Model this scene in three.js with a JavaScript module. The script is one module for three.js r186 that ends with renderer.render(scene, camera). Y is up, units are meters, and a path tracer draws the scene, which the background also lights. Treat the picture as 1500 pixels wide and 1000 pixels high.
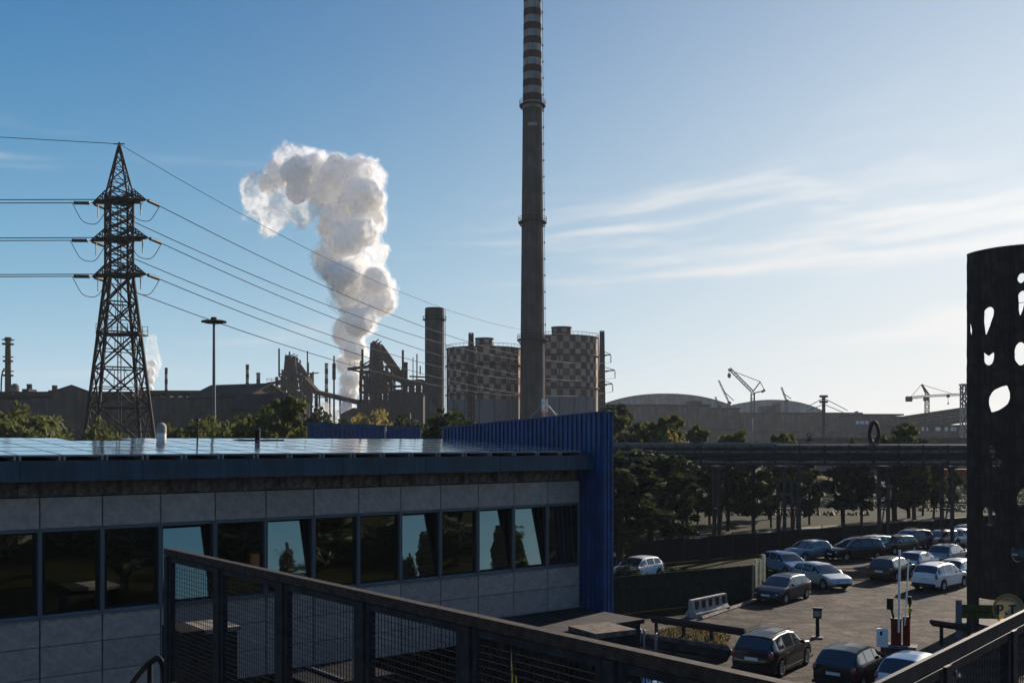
import * as THREE from 'three';
import { mergeGeometries } from 'three/addons/utils/BufferGeometryUtils.js';
import { ImprovedNoise } from 'three/addons/math/ImprovedNoise.js';

// ---------------------------------------------------------------- camera, sky, sun, exposure
const scene = new THREE.Scene();
const EYE = 9, F = 1500, HZ = 648;                       // eye height (m), focal length (px of the photograph), horizon row
const camera = new THREE.PerspectiveCamera(2 * Math.atan(HZ / F) * 180 / Math.PI, 1500 / (2 * HZ), 0.1, 6000);
camera.position.set(0, EYE, 0);
camera.lookAt(0, EYE, -1);
camera.setViewOffset(1500, 2 * HZ, 0, 0, 1500, 1000);    // a shifted lens: the photograph's uprights stay upright
const SUN_AZ = 38.5 * Math.PI / 180, SUN_EL = 19 * Math.PI / 180;
const sunDir = new THREE.Vector3(Math.sin(SUN_AZ) * Math.cos(SUN_EL), Math.sin(SUN_EL), -Math.cos(SUN_AZ) * Math.cos(SUN_EL));
const sun = new THREE.DirectionalLight(new THREE.Color().setRGB(1, 0.88, 0.74), 5.0);
sun.position.copy(sunDir).multiplyScalar(300);
sun.target.position.set(0, 0, -60); scene.add(sun, sun.target);
sun.position.add(sun.target.position);
sun.castShadow = true; sun.shadow.mapSize.set(4096, 4096);
Object.assign(sun.shadow.camera, { left: -150, right: 150, top: 150, bottom: -150, near: 1, far: 900 });
sun.shadow.radius = 1.2;
const renderer = new THREE.WebGLRenderer({ antialias: true });
renderer.toneMapping = THREE.LinearToneMapping;
renderer.toneMappingExposure = 2.0;
renderer.shadowMap.enabled = true;

const noiseField = new ImprovedNoise();
const nz = (x, y, z) => noiseField.noise(x, y, z);
const fbm = (x, y, z, o = 4) => { let s = 0, a = 1, t = 0; for (let i = 0; i < o; i++) { s += a * nz(x, y, z); t += a; a *= 0.5; x = x * 2.03 + 17.1; y = y * 2.01 + 5.3; z = z * 2.02 + 9.7; } return s / t; };
const clamp = (x, a = 0, b = 1) => Math.min(b, Math.max(a, x));
const smooth = (a, b, x) => { const t = clamp((x - a) / (b - a)); return t * t * (3 - 2 * t); };
const lerp = (a, b, t) => a + (b - a) * t;
function random(seed) { let s = seed >>> 0; return () => { s = (s + 0x6D2B79F5) >>> 0; let t = s; t = Math.imul(t ^ (t >>> 15), t | 1); t ^= t + Math.imul(t ^ (t >>> 7), t | 61); return ((t ^ (t >>> 14)) >>> 0) / 4294967296; }; }

function makeSky() {                                      // air and thin cirrus only
  const W = 3072, H = 1536, data = new Float32Array(W * H * 4);
  for (let r = 0; r < H; r++) {
    const el = ((r + 0.5) / H - 0.5) * Math.PI, y = Math.sin(el), cy = Math.cos(el), e = Math.max(0, el * 180 / Math.PI);
    const air = [0.008 + 0.60 * Math.exp(-e / 6.8), 0.055 + 0.69 * Math.exp(-e / 13.5), 0.16 + 0.66 * Math.exp(-e / 24)], pale = [0.83, 0.93, 1.02], warm = [1.16, 1.05, 0.92];
    for (let c = 0; c < W; c++) {
      const i = (r * W + c) * 4, a = ((c + 0.5) / W - 0.5) * 2 * Math.PI;
      data[i + 3] = 1;
      if (r < H / 2 - 2) { if (c) { data[i] = data[i - 4]; data[i + 1] = data[i - 3]; data[i + 2] = data[i - 2]; } else { data[i] = 0.15; data[i + 1] = 0.165; data[i + 2] = 0.175; } continue; }
      const x = Math.cos(a) * cy, z = Math.sin(a) * cy, cs = clamp(x * sunDir.x + y * sunDir.y + z * sunDir.z, -1, 1), g = Math.acos(cs) * 180 / Math.PI;
      const glow = 0.86 * Math.exp(-Math.pow(g / 31, 2)) * (1 - 0.42 * smooth(8, 26, e)), low = Math.min(1, 1.05 * Math.exp(-Math.pow(g / 40, 2)) * Math.exp(-e / 9));
      let cl = 0;
      if (e > 0.2) {
        const az = Math.atan2(x, -z) * 180 / Math.PI, w = 9 * Math.log(1 + e / 6), lean = w - 0.04 * az, seam = 1 - smooth(150, 178, Math.abs(az));
        const warp = fbm(az * 0.05, w * 0.25, 3.1, 3);
        const big = fbm(az * 0.03 + 1.94, lean * 0.34 + 0.8 * warp + 1.75, 7.7, 3), fine = fbm(az * 0.075 + 1.3 * warp, lean * 1.9 + 2.2 * warp, 1.3, 5), hair = fbm(az * 0.22 + warp, lean * 6.5 + 5 * warp, 5.9, 3);
        const bias = 0.44 * Math.exp(-Math.pow(g / 32, 2)) - 0.16 + 0.17 * Math.exp(-Math.pow((e - 4.5) / 4, 2)) - 0.17 * smooth(9, 22, e) - 0.06;
        cl = smooth(-0.10, 0.32, big + bias) * smooth(-0.30, 0.42, fine + 0.4 * hair + bias) * smooth(0.2, 2.5, e) * seam;
      }
      const cb = 0.74 + 0.42 * Math.exp(-g / 32);
      for (let k = 0; k < 3; k++) {
        let s = lerp(lerp(air[k], pale[k], glow), warm[k], low);
        s = lerp(s, cb * [1.0, 0.98, 0.955][k], cl * 0.72);
        data[i + k] = s * 0.51;
      }
    }
  }
  const t = new THREE.DataTexture(data, W, H, THREE.RGBAFormat, THREE.FloatType);
  t.mapping = THREE.EquirectangularReflectionMapping; t.magFilter = THREE.LinearFilter; t.needsUpdate = true;
  return t;
}
scene.background = makeSky();
scene.environment = scene.background;

// ---------------------------------------------------------------- helpers
const P = (px, py, z) => new THREE.Vector3((px - 750) / F * z, EYE - (py - HZ) / F * z, -z);        // a pixel and a distance
const G = (px, py, h = 0) => P(px, py, (EYE - h) * F / (py - HZ));                                  // a pixel on the ground
const V = (x, y, z) => new THREE.Vector3(x, y, z);
const R = (d) => d * Math.PI / 180;
const used = new Map();
function numbered(n) { const k = used.get(n) ?? 0; used.set(n, k + 1); return k ? n + '_' + String(k).padStart(3, '0') : n; }
function clean(g) { const r = g.index ? g.toNonIndexed() : g; for (const k of Object.keys(r.attributes)) if (!['position', 'normal', 'uv'].includes(k)) r.deleteAttribute(k); if (!r.attributes.uv) r.setAttribute('uv', new THREE.BufferAttribute(new Float32Array(r.attributes.position.count * 2), 2)); if (!r.attributes.normal) r.computeVertexNormals(); return r; }
const join = (list) => { const l = [].concat(list).map(clean); return l.length === 1 ? l[0] : mergeGeometries(l); };
function boxUV(g, s = 1) {                                // uv in metres, by the way each face points
  const p = g.attributes.position, n = g.attributes.normal, uv = new Float32Array(p.count * 2);
  for (let i = 0; i < p.count; i++) {
    const ax = Math.abs(n.getX(i)), ay = Math.abs(n.getY(i)), az = Math.abs(n.getZ(i));
    const [a, b] = ay > ax && ay > az ? [p.getX(i), p.getZ(i)] : ax > az ? [p.getZ(i), p.getY(i)] : [p.getX(i), p.getY(i)];
    uv[2 * i] = a / s; uv[2 * i + 1] = b / s;
  }
  g.setAttribute('uv', new THREE.BufferAttribute(uv, 2)); return g;
}
function part(name, geos, mat, parent = scene, metric = true) {
  let g = geos.isBufferGeometry && geos.userData.done ? geos : join(geos);
  if (metric && !g.userData.done) boxUV(g);
  g.userData.done = true;
  const m = new THREE.Mesh(g, mat); m.name = parent === scene ? numbered(name) : name; m.castShadow = m.receiveShadow = true;
  parent.add(m); return m;
}
function tag(o, label, category, group, kind) { if (label) o.userData.label = label; if (category) o.userData.category = category; if (group) o.userData.group = group; if (kind) o.userData.kind = kind; return o; }
function thing(name, label, category, pos = [0, 0, 0], turn = 0, group) {
  const o = new THREE.Group(); o.name = numbered(name); scene.add(o);
  if (pos.isVector3) o.position.copy(pos); else o.position.set(...pos);
  o.rotation.y = turn; return tag(o, label, category, group);
}
function dup(src, pos, turn = 0, scale = 1, label) {
  const c = src.clone(); c.name = numbered(src.name.replace(/_\d{3}$/, '')); scene.add(c);
  if (pos.isVector3) c.position.copy(pos); else c.position.set(...pos);
  c.rotation.y = turn; if (Array.isArray(scale)) c.scale.set(...scale); else c.scale.setScalar(scale);
  c.userData = { ...src.userData }; if (label) c.userData.label = label; return c;
}
const box = (w, h, d, x = 0, y = 0, z = 0, ry = 0) => { const g = new THREE.BoxGeometry(w, h, d); if (ry) g.rotateY(ry); return g.translate(x, y, z); };   // centred
const slab = (x0, x1, y0, y1, z0, z1) => box(x1 - x0, y1 - y0, z1 - z0, (x0 + x1) / 2, (y0 + y1) / 2, (z0 + z1) / 2);
const cyl = (rb, rt, h, x = 0, y = 0, z = 0, n = 24, open = false) => new THREE.CylinderGeometry(rt, rb, h, n, 1, open).translate(x, y + h / 2, z);       // y is the foot
function bar(a, b, w, d = w) {                            // a beam from a to b
  const v = V().subVectors(b, a), l = v.length(), g = new THREE.BoxGeometry(w, l, d);
  g.applyQuaternion(new THREE.Quaternion().setFromUnitVectors(V(0, 1, 0), v.normalize())); return g.translate((a.x + b.x) / 2, (a.y + b.y) / 2, (a.z + b.z) / 2);
}
function rod(a, b, r, n = 8) {
  const v = V().subVectors(b, a), l = v.length(), g = new THREE.CylinderGeometry(r, r, l, n);
  g.applyQuaternion(new THREE.Quaternion().setFromUnitVectors(V(0, 1, 0), v.normalize())); return g.translate((a.x + b.x) / 2, (a.y + b.y) / 2, (a.z + b.z) / 2);
}
const tube = (pts, r, seg = 24, n = 6, closed = false) => new THREE.TubeGeometry(new THREE.CatmullRomCurve3(pts, closed), seg, r, n, closed);
function sheet(pts, y) {                                  // a flat piece of ground through world points (x, z)
  const s = new THREE.Shape(pts.map((p) => new THREE.Vector2(p.x, -p.z))); return new THREE.ShapeGeometry(s).rotateX(-Math.PI / 2).translate(0, y, 0);
}

// ---------------------------------------------------------------- materials
function noiseTex(size, fn, srgb = true) {                // fn(u, v) in 0..1 gives [r, g, b] in 0..255
  const d = new Uint8Array(size * size * 4);
  for (let y = 0; y < size; y++) for (let x = 0; x < size; x++) { const c = fn(x / size, y / size), i = (y * size + x) * 4; d[i] = clamp(c[0], 0, 255); d[i + 1] = clamp(c[1], 0, 255); d[i + 2] = clamp(c[2], 0, 255); d[i + 3] = 255; }
  const t = new THREE.DataTexture(d, size, size); t.wrapS = t.wrapT = THREE.RepeatWrapping; t.magFilter = THREE.LinearFilter; t.minFilter = THREE.LinearMipmapLinearFilter; t.generateMipmaps = true;
  if (srgb) t.colorSpace = THREE.SRGBColorSpace; t.needsUpdate = true; return t;
}
function tileFbm(u, v, f, o, seed) {                      // fbm that repeats after 1
  const a = 2 * Math.PI, s = (x, y) => fbm(x * f + seed, y * f + seed * 1.7, seed * 0.37, o);
  const w = (t) => smooth(0.75, 1, t), U = w(u), Vv = w(v);
  return lerp(lerp(s(u, v), s(u - 1, v), U), lerp(s(u, v - 1), s(u - 1, v - 1), U), Vv);
}
const rep = (t, m) => { const c = t.clone(); c.repeat.set(1 / m, 1 / m); c.needsUpdate = true; return c; };
const rngT = random(5);
const grain = noiseTex(512, (u, v) => { const n = 0.5 + 0.5 * tileFbm(u, v, 6, 4, 3.3), q = rngT(); const s = 214 + 70 * (n - 0.5) + 78 * (q - 0.5); return [s, s, s]; });
const blotch = noiseTex(512, (u, v) => { const n = tileFbm(u, v, 5, 5, 8.1), m = tileFbm(u, v, 14, 3, 2.2), q = rngT(); const s = 196 + 120 * n + 50 * m + 26 * (q - 0.5); return [s, s * (0.985 + 0.03 * n), s * (0.97 + 0.05 * m)]; });
const streak = noiseTex(512, (u, v) => { const n = tileFbm(u, v * 0.12, 26, 3, 4.4), m = tileFbm(u, v, 4, 4, 6.2), q = rngT(); const s = 196 + 105 * n * (0.6 + 0.6 * m) + 70 * m + 20 * (q - 0.5); return [s, s * 0.985, s * 0.965]; });
const waveTex = noiseTex(256, (u, v) => { const n = 128 + 200 * tileFbm(u, v, 3, 1, 2.7); return [n, n, n]; }, false);
const asphaltTex = noiseTex(1024, (u, v) => {
  const n = tileFbm(u, v, 4, 5, 1.9), m = tileFbm(u, v, 17, 4, 7.3), q = rngT();
  const patch = smooth(0.12, 0.2, tileFbm(u, v, 5, 2, 9.9)), crack = smooth(0.022, 0.0, Math.abs(tileFbm(u, v, 7, 4, 5.5))) * smooth(-0.1, 0.2, n + 0.1);
  const w = tileFbm(u * 1, v, 3, 3, 6.6), tr = tileFbm(u * 0.25 , v, 22, 3, 3.7);
  const s = (176 + 190 * n + 130 * m + 120 * tr * (0.6 + w) + 80 * (q - 0.5)) * (1 - 0.22 * patch) * (1 - 0.5 * crack); return [s, s * (0.945 + 0.04 * m), s * (0.885 + 0.06 * m)];
});
const soilTex = noiseTex(512, (u, v) => { const n = tileFbm(u, v, 5, 5, 2.9), m = tileFbm(u, v, 23, 3, 4.3), q = rngT(); const g = smooth(-0.15, 0.2, n), s = 150 + 80 * m + 60 * (q - 0.5); return [s * lerp(0.82, 1.12, g), s * lerp(0.88, 1.0, g), s * lerp(0.5, 0.72, g)]; });
const mat = (rgb, roughness = 0.8, extra = {}) => { const m = roughness >= 0.6 ? new THREE.MeshPhysicalMaterial({ roughness, specularIntensity: 0.25, ...extra }) : new THREE.MeshStandardMaterial({ roughness, ...extra }); m.color.setRGB(...rgb); return m; };   // rough, dusty things shine little
const phys = (rgb, roughness, extra = {}) => { const m = new THREE.MeshPhysicalMaterial({ roughness, ...extra }); m.color.setRGB(...rgb); return m; };
const M = {
  panel: mat([0.60, 0.455, 0.40], 0.95, { map: rep(grain, 0.9), bumpMap: rep(grain, 0.5), bumpScale: 0.006 }),
  panelB: mat([0.54, 0.41, 0.36], 0.95, { map: rep(grain, 0.73), bumpMap: rep(grain, 0.5), bumpScale: 0.006 }),
  panelC: mat([0.63, 0.48, 0.42], 0.95, { map: rep(grain, 1.13), bumpMap: rep(grain, 0.5), bumpScale: 0.006 }),
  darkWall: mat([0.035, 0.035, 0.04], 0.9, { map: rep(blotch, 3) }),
  fascia: mat([0.035, 0.085, 0.135], 0.55, { map: rep(streak, 3.1) }),
  alu: mat([0.15, 0.165, 0.185], 0.45, { metalness: 0.4 }),
  blue: mat([0.003, 0.075, 0.27], 0.5, { map: rep(blotch, 4) }),
  blueDark: mat([0.003, 0.06, 0.22], 0.5, { map: rep(blotch, 4) }),
  mirrorGlass: mat([0.22, 0.235, 0.21], 0.012, { metalness: 1, bumpMap: rep(waveTex, 2.9), bumpScale: 0.005 }),
  room: mat([0.03, 0.03, 0.03], 0.95),
  pv: phys([0.012, 0.018, 0.04], 0.16, { clearcoat: 1, clearcoatRoughness: 0.07 }),
  pvFrame: mat([0.3, 0.32, 0.34], 0.45, { metalness: 0.7 }),
  roofing: mat([0.05, 0.05, 0.055], 0.9, { map: rep(blotch, 5) }),
  eavesShaded: mat([0.3, 0.245, 0.225], 0.95, { map: rep(blotch, 1.1) }),  // darker than the wall panels: shade under the fascia put into the colour
  slabTan: mat([0.2, 0.165, 0.135], 0.9, { map: rep(blotch, 1.3) }),
  steel: mat([0.03, 0.027, 0.027], 0.6, { metalness: 0.3 }),
  lattice: mat([0.02, 0.017, 0.016], 0.8),
  galv: mat([0.2, 0.21, 0.22], 0.5, { metalness: 0.5 }),
  rustRail: mat([0.075, 0.055, 0.046], 0.75, { map: rep(blotch, 0.35) }),
  railDark: mat([0.035, 0.037, 0.045], 0.6, { map: rep(blotch, 0.5) }),
  wire: mat([0.022, 0.018, 0.016], 0.8),
  corten: mat([0.075, 0.052, 0.043], 0.85, { map: rep(streak, 2.5), bumpMap: rep(blotch, 1.4), bumpScale: 0.02 }),
  asphalt: phys([0.105, 0.088, 0.075], 0.92, { specularIntensity: 0.3, map: rep(asphaltTex, 13), bumpMap: rep(asphaltTex, 5), bumpScale: 0.09 }),
  roadPale: phys([0.34, 0.325, 0.31], 0.9, { specularIntensity: 0.08, map: rep(asphaltTex, 14) }),
  soil: phys([0.048, 0.056, 0.022], 1, { specularIntensity: 0.08, map: rep(soilTex, 23) }),
  grassPatch: phys([0.15, 0.115, 0.065], 1, { specularIntensity: 0.08, map: rep(soilTex, 5) }),
  kerb: mat([0.30, 0.28, 0.26], 0.9, { map: rep(blotch, 2) }),
  concrete: mat([0.34, 0.31, 0.28], 0.9, { map: rep(streak, 3) }),
  concretePale: mat([0.55, 0.52, 0.48], 0.9, { map: rep(blotch, 1.7) }),
  stackConcrete: mat([0.135, 0.112, 0.098], 0.95, { map: rep(streak, 17) }),
  stackRed: mat([0.075, 0.02, 0.018], 0.9, { map: rep(streak, 13) }),
  stackWhite: mat([0.44, 0.43, 0.41], 0.9, { map: rep(streak, 13) }),
  millBrown: mat([0.155, 0.122, 0.10], 0.9, { map: rep(streak, 21) }),
  millGrey: mat([0.13, 0.125, 0.128], 0.9, { map: rep(streak, 24) }),
  millRoof: mat([0.075, 0.06, 0.055], 0.9, { map: rep(blotch, 19) }),
  furnace: mat([0.026, 0.021, 0.02], 0.85, { map: rep(blotch, 12) }),
  furnaceRust: mat([0.055, 0.036, 0.028], 0.85, { map: rep(blotch, 9) }),
  pipe: mat([0.10, 0.095, 0.09], 0.6, { metalness: 0.2, map: rep(blotch, 3) }),
  pipePale: mat([0.32, 0.30, 0.29], 0.5, { metalness: 0.4, map: rep(blotch, 3) }),
  bark: mat([0.07, 0.055, 0.042], 1, { map: rep(blotch, 0.8) }),
  leafDark: phys([0.024, 0.034, 0.010], 0.95, { transmission: 0.4, specularIntensity: 0.3, side: THREE.DoubleSide }),
  leafOlive: phys([0.08, 0.09, 0.020], 0.95, { transmission: 0.45, specularIntensity: 0.3, side: THREE.DoubleSide }),
  leafPine: phys([0.034, 0.055, 0.02], 0.9, { transmission: 0.25, side: THREE.DoubleSide }),
  leafYellow: phys([0.26, 0.20, 0.035], 0.9, { transmission: 0.45, side: THREE.DoubleSide }),
  steam: phys([0.985, 0.975, 0.965], 1, { transmission: 0.35, specularIntensity: 0, side: THREE.DoubleSide }),
  greenNet: mat([0.018, 0.034, 0.028], 0.95, { map: rep(blotch, 2) }),
  greenSheet: mat([0.30, 0.36, 0.28], 0.7, { map: rep(streak, 2) }),
  blackNet: mat([0.012, 0.014, 0.018], 0.95, { map: rep(blotch, 3) }),
  white: mat([0.72, 0.71, 0.69], 0.6),
  red: mat([0.28, 0.03, 0.025], 0.6, { map: rep(blotch, 1) }),
  yellow: mat([0.55, 0.38, 0.05], 0.6),
  black: mat([0.012, 0.012, 0.013], 0.7),
  insulator: mat([0.016, 0.011, 0.01], 0.5),
};

// ---------------------------------------------------------------- the ground
const structure = (name, geos, m, label) => tag(part(name, geos, m), label, undefined, undefined, 'structure');
structure('ground', new THREE.CircleGeometry(1500, 64).rotateX(-Math.PI / 2), M.soil, 'dry rough ground of the works');
structure('car_park', sheet([V(4, 0, -24), V(70, 0, -24), V(75, 0, -119), V(43, 0, -97.6), V(24, 0, -84), V(14.2, 0, -58.6), V(9.6, 0, -52)], 0), M.asphalt, 'worn patched asphalt of the car park').position.y = 0.012;
structure('service_road', sheet([G(985, 806), G(1130, 791), G(1300, 775), G(1560, 757), G(1560, 749), G(1300, 763.5), G(1130, 776), G(985, 788)], 0), M.roadPale, 'pale sunlit road behind the car park').position.y = 0.012;
structure('yard', sheet([V(-40, 0, -4), V(4, 0, -4), V(4, 0, -24), V(9.6, 0, -52), V(-4, 0, -60), V(-40, 0, -30)], 0), M.asphalt, 'asphalt yard under the office').position.y = 0.008;
{
  const k = structure('kerb', [bar(V(14.2, 0.07, -58.6), V(9.6, 0.07, -52), 0.22, 0.16), bar(V(14.2, 0.07, -58.6), V(20.5, 0.07, -76), 0.2, 0.16)], M.kerb, 'worn stone kerb along the car park');
  const rng = random(77), pts = [], spots = [];
  const patch = [G(962, 925), G(1010, 915), G(1072, 932), G(1060, 958), G(985, 955)];
  structure('verge', sheet(patch, 0), M.grassPatch, 'strip of dry verge by the car park').position.y = 0.018;
  const n = 2600, blade = new THREE.ConeGeometry(0.03, 1, 3, 1).translate(0, 0.5, 0), gm = mat([0.12, 0.09, 0.04], 1), inst = new THREE.InstancedMesh(blade, gm, n), mx = new THREE.Matrix4(), q = new THREE.Quaternion();
  const cx = patch.reduce((s, p) => s + p.x, 0) / 5, cz = patch.reduce((s, p) => s + p.z, 0) / 5;
  for (let i = 0; i < n; i++) {
    const a = patch[i % 5], b = patch[(i + 1) % 5], u = Math.sqrt(rng()), v = rng();
    const x = cx + u * (lerp(a.x, b.x, v) - cx), z = cz + u * (lerp(a.z, b.z, v) - cz);
    q.setFromEuler(new THREE.Euler((rng() - 0.5) * 0.9, rng() * 6.28, (rng() - 0.5) * 0.9));
    mx.compose(V(x, 0.01, z), q, V(1, 0.06 + 0.22 * rng() * rng(), 1)); inst.setMatrixAt(i, mx);
    inst.setColorAt(i, new THREE.Color().setRGB(0.7 + 0.5 * rng(), 0.7 + 0.5 * rng(), 0.6 + 0.3 * rng()));
  }
  inst.name = 'dry_grass'; inst.castShadow = inst.receiveShadow = true; tag(inst, 'tufts of dry grass on the verge by the car park', 'grass', null, 'stuff'); scene.add(inst);
  // lit rough grass beyond the road
  const m2 = 9000, tuft = new THREE.ConeGeometry(0.16, 1, 4, 1).translate(0, 0.5, 0), g2 = new THREE.InstancedMesh(tuft, phys([0.13, 0.125, 0.03], 1, { transmission: 0.3, side: THREE.DoubleSide }), m2); let c2 = 0;
  while (c2 < m2) { const z = 126 + rng() * 110, x = 10 + rng() * 90; if (nz(x * 0.05, z * 0.16, 2.2) < -0.05 + 0.25 * rng()) continue; q.setFromEuler(new THREE.Euler((rng() - 0.5) * 0.7, rng() * 6.28, (rng() - 0.5) * 0.7)); mx.compose(V(x, 0, -z), q, V(1.2 + rng(), 0.25 + 0.75 * rng() * rng(), 1.2 + rng())); g2.setMatrixAt(c2, mx); g2.setColorAt(c2++, new THREE.Color().setRGB(0.6 + 0.7 * rng(), 0.6 + 0.6 * rng(), 0.5 + 0.5 * rng())); }
  g2.name = 'rough_grass'; g2.castShadow = g2.receiveShadow = true; tag(g2, 'rough sunlit grass beyond the road behind the car park', 'grass', null, 'stuff'); scene.add(g2);
}

// ---------------------------------------------------------------- the office building with the panelled wall
const TH = R(38.54), office = thing('office_building', 'grey panelled office block with a strip of dark windows and a blue end wall', 'building', [2.41, 0, -36.5], TH);
const BAY = 1.5, NB = 16, X0 = -BAY * NB;
{
  // wall panels, bay by bay
  const rows = [[6.875, 7.63], [3.945, 4.62], [3.185, 3.925], [2.425, 3.165]], pg = rows.map(([a, b]) => { const g = boxUV(join(box(BAY - 0.035, b - a, 0.12, 0, (a + b) / 2, -0.06))); g.userData.done = true; return g; });
  const rng = random(12);
  for (let k = 0; k < NB; k++) {
    const xc = -BAY * (k + 0.5);
    rows.forEach((_, i) => { const p = part('concrete_panel', pg[i], [M.panel, M.panelB, M.panelC, M.panel][Math.floor(rng() * 4)], office); p.position.set(xc, 0, 0.004 * rng()); });
    // short blocks and open slots below the fascia, in the shade-darkened colour
    const w = [0.45, 0.95, 0.6][k % 3]; part('eaves_block', box(w, 0.36, 0.1, xc + (BAY - w) / 2 - 0.02, 7.84, -0.16), M.eavesShaded, office);
  }
  part('eaves_wall', slab(X0, 0, 7.645, 8.05, -0.4, -0.3), M.eavesShaded, office);
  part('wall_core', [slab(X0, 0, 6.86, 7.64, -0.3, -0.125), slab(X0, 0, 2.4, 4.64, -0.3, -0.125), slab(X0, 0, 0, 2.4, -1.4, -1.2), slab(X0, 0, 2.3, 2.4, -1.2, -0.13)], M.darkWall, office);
  // the room behind the glass
  part('inner_room', [slab(X0, -0.01, 4.3, 4.5, -8.3, -0.3), slab(X0, -0.01, 4.5, 7.9, -8.5, -8.3), slab(X0, -0.01, 7.75, 7.9, -8.3, -0.41), slab(X0 - 0.2, X0, 0, 8.4, -8.5, 0)], M.room, office);
  part('back_wall', slab(X0, 0, 0, 8.9, -8.9, -8.6), M.panelB, office);
  // windows: frame, head and sill, pane; a few tilted open at the top
  const tilt = { 0: 2.6, 1: 8.2, 2: 8.6, 4: 9.2, 7: 8.4, 9: 9.6 };
  for (let k = 0; k < NB; k++) {
    const xl = -BAY * (k + 1), xr = -BAY * k, w = new THREE.Group(); w.name = 'window'; office.add(w);
    part('head_frame', slab(xl + 0.045, xr - 0.045, 6.78, 6.86, -0.2, -0.04), M.alu, w); part('sill_frame', slab(xl + 0.045, xr - 0.045, 4.66, 4.72, -0.2, -0.04), M.alu, w);
    part('side_frame', slab(xl + 0.047, xl + 0.09, 4.72, 6.78, -0.18, -0.07), M.steel, w); part('side_frame', slab(xr - 0.09, xr - 0.047, 4.72, 6.78, -0.18, -0.07), M.steel, w);
    const t = tilt[k], pane = part('pane', slab(-BAY / 2 + 0.1, BAY / 2 - 0.1, 0, 2.03, -0.006, 0.006), M.mirrorGlass, w);
    pane.position.set((xl + xr) / 2, 4.735, -0.13); if (t) { pane.rotation.x = -R(t); pane.userData.label = 'pane tilted open at the top'; } else pane.rotation.x = R((rng() - 0.5) * 0.25);
    const edge = 0.045, fr = part('pane_frame', [slab(-BAY / 2 + 0.095, -BAY / 2 + 0.1 + edge, 0, 2.05, -0.03, 0.012), slab(BAY / 2 - 0.1 - edge, BAY / 2 - 0.095, 0, 2.05, -0.03, 0.012), slab(-BAY / 2 + 0.1, BAY / 2 - 0.1, 2.0, 2.05, -0.03, 0.012), slab(-BAY / 2 + 0.1, BAY / 2 - 0.1, 0, 0.05, -0.03, 0.012)], M.black, w);
    fr.position.copy(pane.position); fr.rotation.copy(pane.rotation);
  }
  for (let k = 0; k <= NB; k++) part('mullion', [slab(-BAY * k - 0.045, -BAY * k - 0.012, 4.66, 6.86, -0.19, 0.02), slab(-BAY * k + 0.012, -BAY * k + 0.045, 4.66, 6.86, -0.19, 0.02), slab(-BAY * k - 0.012, -BAY * k + 0.012, 4.66, 6.86, -0.19, -0.01)], M.alu, office);
  part('window_head', slab(X0, 0, 6.862, 6.873, -0.12, 0.03), M.alu, office); part('window_sill', slab(X0, 0, 4.622, 4.658, -0.2, 0.06), M.alu, office);
  // fascia in lengths, gutter behind it
  for (let x = X0 - 0.4, k = 0; x < 0.3; x += 2.9, k++) { const e = Math.min(x + 2.885, 0.38); part('fascia_panel', slab(x, e, 8.05 + 0.002 * (k % 2), 8.55, 0.62 - 0.003 * (k % 3), 0.68), M.fascia, office); }
  part('gutter', [slab(X0 - 0.4, 0.3, 8.06, 8.1, -0.35, 0.61), slab(X0 - 0.4, 0.3, 8.4, 8.5, 0.45, 0.61)], M.darkWall, office);
  // the sloping roof deck
  const rise = Math.atan2(0.46, 8.6), deck = part('roof_deck', slab(X0 - 0.4, 0, -0.16, 0, -9.0, 0), M.roofing, office); deck.position.set(0, 8.55, 0.42); deck.rotation.x = rise;
  // blue end wall: ribbed sheet, lower towards the back
  const blueTop = (z) => 10.04 + (z - 1.1) * 0.046, pitch = 0.25;
  for (let z = 1.08, k = 0; z > -8.6; z -= pitch, k++) {
    const t = blueTop(z);
    part('ribbed_sheet', [slab(0.06, 0.1, 0, t, z - pitch, z), slab(0.012, 0.06, 0.0, t - 0.001, z - pitch * 0.52, z - pitch * 0.12)], k % 5 === 3 ? M.blueDark : M.blue, office);
  }
  for (let k = 0; k < 3; k++) part('ribbed_sheet', [slab(0.06 + k * 0.18, 0.232 + k * 0.18, 0, 10.02, 1.082, 1.12), slab(0.1 + k * 0.18, 0.18 + k * 0.18, 0, 10.018, 1.12, 1.16)], M.blue, office);
  part('end_wall_core', [slab(0.101, 0.58, 0, 9.5, -8.6, 1.08)], M.blueDark, office);
  part('wall_capping', bar(V(0.33, 10.07, 1.15), V(0.33, 9.63, -8.65), 0.64, 0.05), M.blueDark, office);
  part('side_bracket', [slab(0.58, 1.0, 8.0, 8.35, -0.6, 0.2)], M.blue, office);
}
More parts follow.
